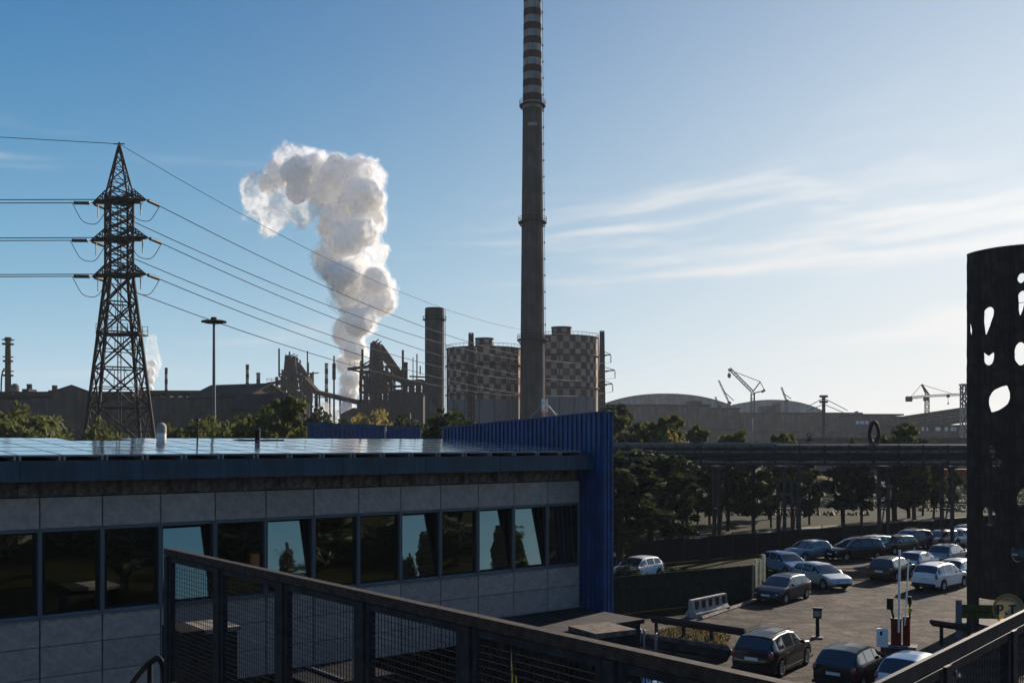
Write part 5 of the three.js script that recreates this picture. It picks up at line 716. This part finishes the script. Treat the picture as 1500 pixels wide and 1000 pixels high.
  for (let j = 0; j < ny; j++) for (let i = 0; i < nx; i++) { if (blocked[j * nx + i]) continue; const [o, n2] = shells; quad(pt(i, j, o), pt(i + 1, j, o), pt(i + 1, j + 1, o), pt(i, j + 1, o)); quad(pt(i, j + 1, n2), pt(i + 1, j + 1, n2), pt(i + 1, j, n2), pt(i, j, n2)); if (!closed(i - 1, j)) quad(pt(i, j, n2), pt(i, j, o), pt(i, j + 1, o), pt(i, j + 1, n2)); if (!closed(i + 1, j)) quad(pt(i + 1, j, o), pt(i + 1, j, n2), pt(i + 1, j + 1, n2), pt(i + 1, j + 1, o)); if (!closed(i, j + 1)) quad(pt(i, j + 1, o), pt(i + 1, j + 1, o), pt(i + 1, j + 1, n2), pt(i, j + 1, n2)); if (!closed(i, j - 1)) quad(pt(i, j, n2), pt(i + 1, j, n2), pt(i + 1, j, o), pt(i, j, o)); }
  const g = new THREE.BufferGeometry(); g.setAttribute('position', new THREE.Float32BufferAttribute(pos, 3)); g.computeVertexNormals(); part('steel_screen', g, M.corten, c);
  part('edge_stiffener', [bar(V(Math.sin(a0) * RAD + 0.1, 0, Math.cos(a0) * RAD + 0.05), V(Math.sin(a0) * RAD + 0.1, H - 0.4, Math.cos(a0) * RAD + 0.05), 0.09)], M.corten, c); part('edge_stiffener', [bar(V(Math.sin(a1) * RAD - 0.1, 0, Math.cos(a1) * RAD + 0.05), V(Math.sin(a1) * RAD - 0.1, H - 0.4, Math.cos(a1) * RAD + 0.05), 0.09)], M.corten, c);
  for (const y of [3.1, 6.2, 9.3, 12.4, 15.5]) part('plate_seam', new THREE.TorusGeometry(RAD + 0.012, 0.016, 5, 60, 3.1).rotateX(Math.PI / 2).rotateY(-0.02).translate(0, y, 0).rotateY(0), M.corten, c);
  part('base_plate', cyl(RAD + 0.35, RAD + 0.25, 0.2, 0, 0, 0, 40), M.corten, c);
}

// ---------------------------------------------------------------- cars
const CM = {
  glass: phys([0.02, 0.028, 0.032], 0.04, { clearcoat: 1, clearcoatRoughness: 0.02 }), tyre: mat([0.018, 0.018, 0.019], 0.9), rim: mat([0.42, 0.43, 0.45], 0.35, { metalness: 0.8 }), trim: mat([0.015, 0.015, 0.016], 0.6),
  head: phys([0.6, 0.62, 0.64], 0.12, { clearcoat: 1 }), tail: phys([0.3, 0.012, 0.012], 0.2, { clearcoat: 1 }), plate: mat([0.6, 0.6, 0.58], 0.5),
};
const paint = (r, g, b, metal = 0) => phys([r, g, b], 0.35, { metalness: metal, clearcoat: Math.max(r, g, b) < 0.06 ? 0.4 : 0.8, clearcoatRoughness: 0.03, specularIntensity: Math.max(r, g, b) < 0.06 ? 0.2 : 0.5 });
const CP = { black: paint(0.006, 0.006, 0.007), navy: paint(0.008, 0.014, 0.032), silver: paint(0.36, 0.39, 0.42, 0.5), white: paint(0.72, 0.72, 0.71, 0), paleBlue: paint(0.22, 0.36, 0.48, 0.4), grey: paint(0.04, 0.045, 0.05), red: paint(0.12, 0.01, 0.012), green: paint(0.03, 0.045, 0.045, 0.3), steelBlue: paint(0.13, 0.2, 0.27, 0.4) };
const SHAPES = {   // x from tail (0) to nose (L): deck line, then the roof line over it
  hatch: { L: 4.1, W: 1.74, H: 1.47, deck: [[0, 0.6], [0.06, 0.92], [0.3, 0.98], [1.4, 0.95], [3.0, 0.93], [3.55, 0.84], [3.95, 0.70], [4.1, 0.5]], roof: [[0.12, 0.98], [0.62, 1.40], [1.3, 1.46], [2.05, 1.45], [2.45, 1.36], [3.1, 0.94]], pillars: [[1.15, 1.25], [2.02, 2.12]], wheels: [0.72, 3.3], r: 0.31 },
  suv: { L: 4.4, W: 1.84, H: 1.62, deck: [[0, 0.65], [0.05, 1.0], [0.3, 1.06], [1.5, 1.03], [3.15, 1.02], [3.8, 0.95], [4.28, 0.82], [4.4, 0.55]], roof: [[0.1, 1.06], [0.5, 1.52], [1.3, 1.62], [2.2, 1.61], [2.65, 1.5], [3.25, 1.03]], pillars: [[1.2, 1.32], [2.15, 2.26]], wheels: [0.82, 3.55], r: 0.345 },
  mpv: { L: 4.6, W: 1.82, H: 1.68, deck: [[0, 0.65], [0.05, 1.0], [0.3, 1.04], [1.5, 1.0], [3.4, 0.97], [4.1, 0.88], [4.48, 0.74], [4.6, 0.52]], roof: [[0.08, 1.04], [0.34, 1.58], [1.2, 1.68], [2.3, 1.66], [2.85, 1.5], [3.7, 0.97]], pillars: [[1.15, 1.26], [2.2, 2.3]], wheels: [0.85, 3.7], r: 0.33 },
  wagon: { L: 4.5, W: 1.76, H: 1.48, deck: [[0, 0.6], [0.05, 0.92], [0.35, 0.97], [1.6, 0.94], [3.3, 0.92], [3.95, 0.84], [4.38, 0.7], [4.5, 0.5]], roof: [[0.14, 0.97], [0.62, 1.4], [1.4, 1.48], [2.3, 1.46], [2.7, 1.36], [3.35, 0.93]], pillars: [[1.25, 1.35], [2.2, 2.3]], wheels: [0.8, 3.62], r: 0.32 },
};
function profile(list, x) { if (x <= list[0][0]) return list[0][1]; for (let i = 1; i < list.length; i++) if (x <= list[i][0]) { const [a, b] = list[i - 1], [c, d] = list[i]; return lerp(b, d, (x - a) / (c - a)); } return list[list.length - 1][1]; }
function carProto(kind, label) {
  const s = SHAPES[kind], o = thing('parked_car', label, 'car', [0, 0, 0], 0, 'cars in the car park'), { L, W, r } = s, rf = s.roof, xs = new Set([0, 0.03, 0.08, L - 0.03, L - 0.1, L]);
  for (let i = 0; i <= 34; i++) xs.add(+(L * i / 34).toFixed(3)); for (const [x] of [...s.deck, ...rf]) xs.add(x); for (const [a, b] of s.pillars) { xs.add(a); xs.add(b); }
  for (const w of s.wheels) for (let k = -6; k <= 6; k++) xs.add(+(w + (r + 0.07) * Math.sin(k / 6 * Math.PI / 2)).toFixed(3));
  const X = [...xs].filter((x) => x >= 0 && x <= L).sort((a, b) => a - b).filter((x, i, a) => !i || x - a[i - 1] > 0.012), rows = [];
  for (const x of X) {
    const e = Math.min(x, L - x), taper = 1 - 0.16 * Math.pow(clamp(1 - e / 0.75), 2.2), hw = W / 2 * taper, d = profile(s.deck, x), t = x > rf[0][0] && x < rf[rf.length - 1][0] ? Math.max(0, profile(rf, x) - d) : 0;
    let sill = 0.22 + 0.16 * Math.pow(clamp(1 - e / 0.35), 2); for (const w of s.wheels) { const dx = Math.abs(x - w), R2 = r + 0.07; if (dx < R2) sill = Math.max(sill, r + Math.sqrt(R2 * R2 - dx * dx) - 0.005); }
    const lo = Math.min(sill, d - 0.08), tw = t > 0 ? 0.2 * t / 0.5 : 0;
    rows.push({ x, t, p: [[hw * 0.955, lo], [hw * 0.99, lerp(lo, d, 0.35)], [hw, lerp(lo, d, 0.62)], [hw * 0.975, lerp(lo, d, 0.9)], [hw * 0.945, d], [hw * (0.93), d + t * 0.06], [hw * (0.915 - tw * 0.82), d + t * 0.80], [hw * (0.885 - tw), d + t * 0.93], [hw * (0.74 - tw), d + t * 0.99 + (t ? 0 : 0.015)], [hw * 0.38, d + t + 0.02], [0, d + t + 0.026]] });
  }
  const np = 11, full = np * 2 - 1, vert = [], idx = {};
  for (const { x, p } of rows) for (let k = 0; k < full; k++) { const q = k < np ? p[k] : p[full - 1 - k]; vert.push(k < np ? -q[0] : q[0], q[1], L / 2 - x); }   // nose towards -z
  const put = (n, a, b, c, d) => (idx[n] ??= []).push(a, c, b, b, c, d);
  const wind = (x) => x > rf[rf.length - 3][0] + 0.18, rear = (x) => x < rf[1][0] - 0.04;
  for (let i = 0; i < rows.length - 1; i++) for (let k = 0; k < full - 1; k++) {
    const a = i * full + k, xm = (rows[i].x + rows[i + 1].x) / 2, tt = Math.max(rows[i].t, rows[i + 1].t), side = k < np - 1 ? k : full - 2 - k; let n = 'body';
    if (tt > 0.02) {
      const pil = s.pillars.some(([p, q]) => xm > p && xm < q), inSide = xm > rf[1][0] - 0.18 && xm < rf[rf.length - 1][0] - 0.18;
      if (side === 5 && inSide && !pil && tt > 0.1) n = (k < np ? 'side_window_l' : 'side_window_r') + s.pillars.filter(([p]) => xm > p).length;
      else if (side >= 7 && wind(xm) && xm < rf[rf.length - 1][0] - 0.02 && xm > lerp(rf[rf.length - 2][0], rf[rf.length - 3][0], 0.35)) n = 'windscreen';
      else if (side >= 7 && rear(xm) && xm > rf[0][0] + 0.02) n = 'rear_window';
    }
    put(n, a, a + 1, a + full, a + full + 1);
  }
  for (let k = 1; k < full - 1; k++) { const z = (rows.length - 1) * full; idx.body.push(0, k, k + 1, z, z + k + 1, z + k); }
  const all = new THREE.BufferGeometry(); all.setAttribute('position', new THREE.Float32BufferAttribute(vert, 3)); all.setIndex(Object.values(idx).flat()); all.computeVertexNormals();
  for (const [n, list] of Object.entries(idx)) { const g = new THREE.BufferGeometry(); g.setAttribute('position', all.attributes.position); g.setAttribute('normal', all.attributes.normal); g.setIndex(list); part(n.startsWith('side_window') ? 'side_window' : n, g, n === 'body' ? CP.silver : CM.glass, o); }
  part('underbody', [slab(-W * 0.44, W * 0.44, 0.2, 0.6, -L / 2 + 0.25, L / 2 - 0.25), slab(-W * 0.475, W * 0.475, 0.24, 0.34, -L / 2 + 0.14, -L / 2 + 0.5), slab(-W * 0.475, W * 0.475, 0.24, 0.34, L / 2 - 0.5, L / 2 - 0.1)], CM.trim, o);
  const ty = boxUV(join(new THREE.LatheGeometry([[0.6 * r, -0.1], [0.93 * r, -0.1], [r, -0.07], [r, 0.07], [0.93 * r, 0.1], [0.6 * r, 0.1]].map((p) => new THREE.Vector2(...p)), 24).rotateZ(Math.PI / 2))); ty.userData.done = true;
  const sp = [new THREE.TorusGeometry(0.6 * r, 0.025, 6, 24).rotateY(Math.PI / 2).translate(0.075, 0, 0), new THREE.TorusGeometry(0.6 * r, 0.025, 6, 24).rotateY(Math.PI / 2).translate(-0.075, 0, 0), new THREE.CylinderGeometry(0.055, 0.055, 0.17, 12).rotateZ(Math.PI / 2)]; for (let k = 0; k < 5; k++) for (const sx of [-0.07, 0.07]) sp.push(new THREE.BoxGeometry(0.03, 0.6 * r, 0.06).translate(sx, 0.3 * r, 0).rotateX(k * 1.2566)); const ri = boxUV(join(sp)); ri.userData.done = true; const hub = boxUV(join(new THREE.CylinderGeometry(0.6 * r, 0.6 * r, 0.1, 20).rotateZ(Math.PI / 2))); hub.userData.done = true;
  for (const w of s.wheels) for (const sx of [-1, 1]) { const wh = new THREE.Group(); wh.name = 'wheel'; wh.position.set(sx * (W / 2 - 0.115), r, L / 2 - w); o.add(wh); part('tyre', ty, CM.tyre, wh); part('rim', ri, CM.rim, wh); part('brake_disc', hub, CM.trim, wh); }
  const zn = -L / 2, zt = L / 2, dn = profile(s.deck, L - 0.12), dt = profile(s.deck, 0.2);
  for (const sx of [-1, 1]) { part('headlight', new THREE.SphereGeometry(0.17, 14, 8).scale(1, 0.5, 1.1).translate(sx * W * 0.36, dn - 0.11, zn + 0.21), CM.head, o); part('tail_light', new THREE.SphereGeometry(0.15, 12, 8).scale(0.62, kind === 'hatch' || kind === 'wagon' ? 1.1 : 1.3, 0.8).translate(sx * W * 0.405, dt - 0.14, zt - 0.12), CM.tail, o); part('mirror', new THREE.SphereGeometry(0.1, 10, 8).scale(1.1, 0.75, 0.6).translate(sx * (W / 2 + 0.06), profile(s.deck, 2.9) + 0.07, L / 2 - (rf[rf.length - 1][0] - 0.45)), CP.silver, o).name = 'mirror_housing'; part('door_handle', [box(0.03, 0.03, 0.16, sx * (W / 2 - 0.005), 0.86, L / 2 - s.pillars[0][0] - 0.2), box(0.03, 0.03, 0.16, sx * (W / 2 - 0.005), 0.86, L / 2 - s.pillars[1][0] - 0.2)], CM.trim, o); }
  for (const sx of [-1, 1]) part('sill_trim', slab(Math.min(sx * W * 0.47, sx * W * 0.492), Math.max(sx * W * 0.47, sx * W * 0.492), 0.2, 0.32, L / 2 - s.wheels[1] + r + 0.1, L / 2 - s.wheels[0] - r - 0.1), CM.trim, o);
  part('grille', [box(W * 0.5, 0.13, 0.05, 0, dn - 0.16, zn + 0.035), box(W * 0.62, 0.12, 0.06, 0, 0.36, zn + 0.02)], CM.trim, o); part('number_plate', box(0.52, 0.11, 0.02, 0, 0.5, zn - 0.012), CM.plate, o); part('number_plate', box(0.52, 0.11, 0.02, 0, dt - 0.28, zt + 0.012), CM.plate, o); part('bumper_strip', [box(W * 0.8, 0.14, 0.06, 0, 0.42, zt - 0.02)], CM.trim, o);
  if (kind === 'suv' || kind === 'mpv') for (const sx of [-1, 1]) part('roof_rail', bar(V(sx * W * 0.335, s.H + 0.045, L / 2 - 0.75), V(sx * W * 0.335, s.H + 0.045, L / 2 - 2.3), 0.04), CM.trim, o);
  return o;
}
const fresh = {};
function car(kind, color, px, py, heading, label) {        // heading: degrees to the right of straight ahead
  const p = G(px, py); let o; if (!fresh[kind]) o = fresh[kind] = carProto(kind, label); else { o = dup(fresh[kind], [0, 0, 0], 0, 1, label); }
  o.position.set(p.x, 0.012, p.z); o.rotation.y = -R(heading); o.traverse((m) => { if (m.isMesh && (m.name === 'body' || m.name === 'mirror_housing')) m.material = CP[color]; }); return o;
}
// the row beyond the railing
car('suv', 'black', 1133, 979, 36, 'black SUV with a bare tail beside the verge');
car('hatch', 'black', 1250, 999, 38, 'black hatchback parked next to the black SUV');
car('hatch', 'white', 1345, 1014, 42, 'white hatchback behind the corner of the railings');
car('wagon', 'paleBlue', 968, 1022, 44, 'pale blue car seen through the wire mesh');
// the row by the green fence
car('hatch', 'navy', 1147, 879, 222, 'dark blue hatchback beside the pale corrugated sheets');
car('hatch', 'silver', 1203, 859, 158, 'silver hatchback parked nose out beside the dark blue one');
car('wagon', 'paleBlue', 1152, 840, 165, 'pale blue-white car behind the dark blue hatchback');
car('hatch', 'steelBlue', 1184, 819, 238, 'pale blue hatchback at the start of the back fence');
car('mpv', 'black', 1252, 819, 250, 'long black people carrier with chrome wheels at the back fence');
car('wagon', 'silver', 1276, 811, 240, 'silver estate car hidden behind the black people carrier');
car('hatch', 'black', 1312, 810, 236, 'black hatchback between the people carrier and the grey SUV');
car('suv', 'grey', 1334, 803, 240, 'dark grey SUV under the back fence');
car('hatch', 'red', 1378, 801, 236, 'dark red car at the back fence');
car('wagon', 'silver', 1404, 799, 236, 'silver car next to the dark red one');
car('hatch', 'grey', 1413, 792, 236, 'grey car in the far corner of the back fence');
// the middle row
car('wagon', 'black', 1308, 847, 42, 'black estate car parked beside the white SUV');
car('hatch', 'white', 1346, 837, 42, 'white hatchback half hidden behind the black estate');
car('wagon', 'steelBlue', 1390, 825, 42, 'silver-blue car in the middle row with a dark rear window');
car('suv', 'white', 1378, 861, 48, 'white SUV in the middle row with its dark rear window showing');
car('hatch', 'silver', 1407, 850, 44, 'silver hatchback beyond the white SUV');
car('hatch', 'white', 1446, 846, 42, 'white car half behind the perforated column');
car('hatch', 'grey', 1498, 822, 42, 'grey car seen behind the perforated column');
// beyond the green fence
car('hatch', 'white', 934, 848, 222, 'white hatchback parked behind the green fence');
{ const p = G(902, 815), v = thing('parked_van', 'white van peeping out beside the blue wall', 'van', [p.x, 0.01, p.z], R(80)); part('body', [new THREE.ExtrudeGeometry(new THREE.Shape([[-2.4, 0.35], [2.4, 0.35], [2.45, 0.9], [1.9, 1.1], [1.2, 1.95], [-2.35, 2.0], [-2.45, 1.0]].map((q) => new THREE.Vector2(...q))), { depth: 1.7, bevelSize: 0.08, bevelThickness: 0.08, bevelSegments: 3 }).translate(0, 0, -0.85)], CP.white, v); part('side_window', [slab(0.3, 1.3, 1.2, 1.7, 0.94, 0.96), slab(0.3, 1.3, 1.2, 1.7, -0.96, -0.94)], CM.glass, v); for (const [x, z] of [[-1.5, 0.8], [-1.5, -0.8], [1.5, 0.8], [1.5, -0.8]]) part('wheel', new THREE.CylinderGeometry(0.34, 0.34, 0.22, 20).rotateX(Math.PI / 2).translate(x, 0.34, z), CM.tyre, v); }

// ---------------------------------------------------------------- steam: a billowing body inside thinning, see-through veils
function surfaceNet(F3, nx, ny, nzz, lo, cell, iso) {
  const id = (i, j, k) => (k * (ny + 1) + j) * (nx + 1) + i, vi = new Int32Array(F3.length).fill(-1), pos = [], index = [], v = new Float64Array(8);
  const E = [[0, 1], [2, 3], [4, 5], [6, 7], [0, 2], [1, 3], [4, 6], [5, 7], [0, 4], [1, 5], [2, 6], [3, 7]];
  for (let k = 0; k < nzz; k++) for (let j = 0; j < ny; j++) for (let i = 0; i < nx; i++) {
    let neg = 0; for (let q = 0; q < 8; q++) { v[q] = F3[id(i + (q & 1), j + (q >> 1 & 1), k + (q >> 2))] - iso; if (v[q] < 0) neg++; }
    if (!neg || neg === 8) continue;
    let n = 0, sx = 0, sy = 0, sz = 0; for (const [a, b] of E) if ((v[a] < 0) !== (v[b] < 0)) { const t = v[a] / (v[a] - v[b]); sx += lerp(a & 1, b & 1, t); sy += lerp(a >> 1 & 1, b >> 1 & 1, t); sz += lerp(a >> 2, b >> 2, t); n++; }
    vi[id(i, j, k)] = pos.length / 3; pos.push(lo.x + (i + sx / n) * cell, lo.y + (j + sy / n) * cell, lo.z + (k + sz / n) * cell);
  }
  const face = (p, q, r, s, flip) => { if (p < 0 || q < 0 || r < 0 || s < 0) return; if (flip) index.push(p, r, q, p, s, r); else index.push(p, q, r, p, r, s); };
  for (let k = 1; k < nzz; k++) for (let j = 1; j < ny; j++) for (let i = 1; i < nx; i++) {
    const a = F3[id(i, j, k)] < iso;
    if (a !== F3[id(i + 1, j, k)] < iso) face(vi[id(i, j - 1, k - 1)], vi[id(i, j, k - 1)], vi[id(i, j, k)], vi[id(i, j - 1, k)], !a);
    if (a !== F3[id(i, j + 1, k)] < iso) face(vi[id(i - 1, j, k - 1)], vi[id(i - 1, j, k)], vi[id(i, j, k)], vi[id(i, j, k - 1)], !a);
    if (a !== F3[id(i, j, k + 1)] < iso) face(vi[id(i - 1, j - 1, k)], vi[id(i, j - 1, k)], vi[id(i, j, k)], vi[id(i - 1, j, k)], !a);
  }
  const g = new THREE.BufferGeometry(); g.setAttribute('position', new THREE.Float32BufferAttribute(pos, 3)); g.setAttribute('uv', new THREE.BufferAttribute(new Float32Array(pos.length / 3 * 2), 2)); g.setIndex(index); g.computeVertexNormals(); g.userData.done = true; return g;
}
function plume(name, label, blobs, cell, amp, scale, seed, veils) {   // blobs with wisp = 1 belong to the veils only
  const lo = V(1e9, 1e9, 1e9), hi = V(-1e9, -1e9, -1e9); for (const b of blobs) { const m = b.r * 1.45 + 1.5; lo.min(V(b.x - m, b.y - m, b.z - m)); hi.max(V(b.x + m, b.y + m, b.z + m)); }
  const nx = Math.ceil((hi.x - lo.x) / cell), ny = Math.ceil((hi.y - lo.y) / cell), nzz = Math.ceil((hi.z - lo.z) / cell), size = (nx + 1) * (ny + 1) * (nzz + 1), core = new Float32Array(size), veil = new Float32Array(size);
  let o = 0;
  for (let k = 0; k <= nzz; k++) for (let j = 0; j <= ny; j++) for (let i = 0; i <= nx; i++, o++) {
    const x = lo.x + i * cell, y = lo.y + j * cell, z = lo.z + k * cell; let s = 0, w = 0;
    for (const b of blobs) { const dx = x - b.x, dy = y - b.y, dz = z - b.z, q = dx * dx + dy * dy + dz * dz; if (q > b.r * b.r * 5) continue; const e = Math.exp(-10 * (Math.sqrt(q) - b.r) / b.r); if (b.wisp) w += e; else s += e; }
    let c = s > 1e-7 ? -Math.log(s) / 10 : 1.6, v = s + w > 1e-7 ? -Math.log(s + w) / 10 : 1.6;
    if (v < 0.85 && c > -0.8) {
      let n = 0, a = 1, t = 0, f = scale; for (let q = 0; q < 5; q++) { n += a * (2.6 * Math.abs(nz(x * f + seed, y * f + q * 7.3, z * f + 3.1)) - 0.55); t += a; a *= 0.64; f *= 2.07; }
      const h = fbm(x * 0.11 + seed, y * 0.11, z * 0.11 + 4, 5);
      c -= amp * n / t; v += -amp * 0.9 * n / t + 1.15 * h + 0.05;
    }
    core[o] = c; veil[o] = Math.min(v, c + 0.02);
  }
  const p = thing(name, label, 'steam'); part('billows', surfaceNet(core, nx, ny, nzz, lo, cell, 0), M.steam, p);
  for (const [iso, m] of veils) part('veil', surfaceNet(veil, nx, ny, nzz, lo, cell, iso), m, p);
  return p;
}
{
  const vm = [0.26, 0.15, 0.08].map((a) => phys([0.985, 0.975, 0.965], 1, { transmission: 0.5, specularIntensity: 0, side: THREE.DoubleSide, transparent: true, opacity: a }));
  const z = 425, k = z / F, B = (px, py, r, dz = 0, wisp = 0) => { const p = P(px, py, z + dz); return { x: p.x, y: p.y, z: p.z, r: r * k * (wisp ? 1 : 0.93), wisp }; };
  plume('steam_plume', 'great white steam plume billowing up between the furnaces and bending over', [
    B(508, 598, 11, 0), B(510, 576, 13, 3), B(513, 555, 15), B(512, 533, 17, 4), B(518, 512, 18, -3), B(512, 492, 20), B(528, 472, 21, -5), B(549, 440, 26, 2), B(520, 434, 29, 8), B(552, 412, 20, -4), B(500, 402, 25, -3), B(528, 398, 22, 8), B(488, 374, 25, 4), B(510, 354, 24, -4), B(492, 328, 28, 4), B(526, 338, 29, 0), B(544, 318, 20, 5), B(530, 290, 29, -3), B(503, 290, 32, 8), B(522, 262, 28, 4), B(492, 252, 24, 0), B(462, 248, 23, 4), B(434, 250, 23, -3), B(408, 254, 20, 2), B(394, 270, 17, 2), B(466, 280, 20, 3), B(434, 280, 18, 0),
    B(410, 296, 26, 0, 1), B(378, 300, 22, 0, 1), B(392, 318, 20, 0, 1), B(440, 306, 22, 0, 1), B(380, 276, 20, 0, 1), B(552, 372, 16, 3, 1), B(538, 384, 18, 3, 1), B(420, 236, 20, 0, 1), B(540, 262, 20, 0, 1), B(500, 612, 20, 0, 1), B(478, 604, 14, 0, 1),
  ], 0.6, 0.5, 0.058, 2.3, [[0.05, vm[0]], [0.15, vm[1]], [0.27, vm[2]]]);
  const z2 = 262, k2 = z2 / F, D = (px, py, r, wisp = 0) => { const p = P(px, py, z2); return { x: p.x, y: p.y, z: p.z, r: r * k2, wisp }; };
  plume('steam_jet', 'narrow wisp of steam rising behind the tall pylon', [D(215, 578, 6), D(219, 569, 5.5), D(220, 557, 6), D(221, 544, 6.5), D(222, 532, 6),  D(221, 548, 8, 1), D(222, 536, 9, 1), D(222, 522, 10, 1), D(221, 508, 10, 1), D(222, 496, 8, 1)], 0.4, 0.4, 0.2, 5.1, [[0.05, vm[1]], [0.2, vm[2]]]);
}
scene.fog = new THREE.FogExp2(new THREE.Color().setRGB(0.80, 0.84, 0.9), 0.00013);
renderer.render(scene, camera);
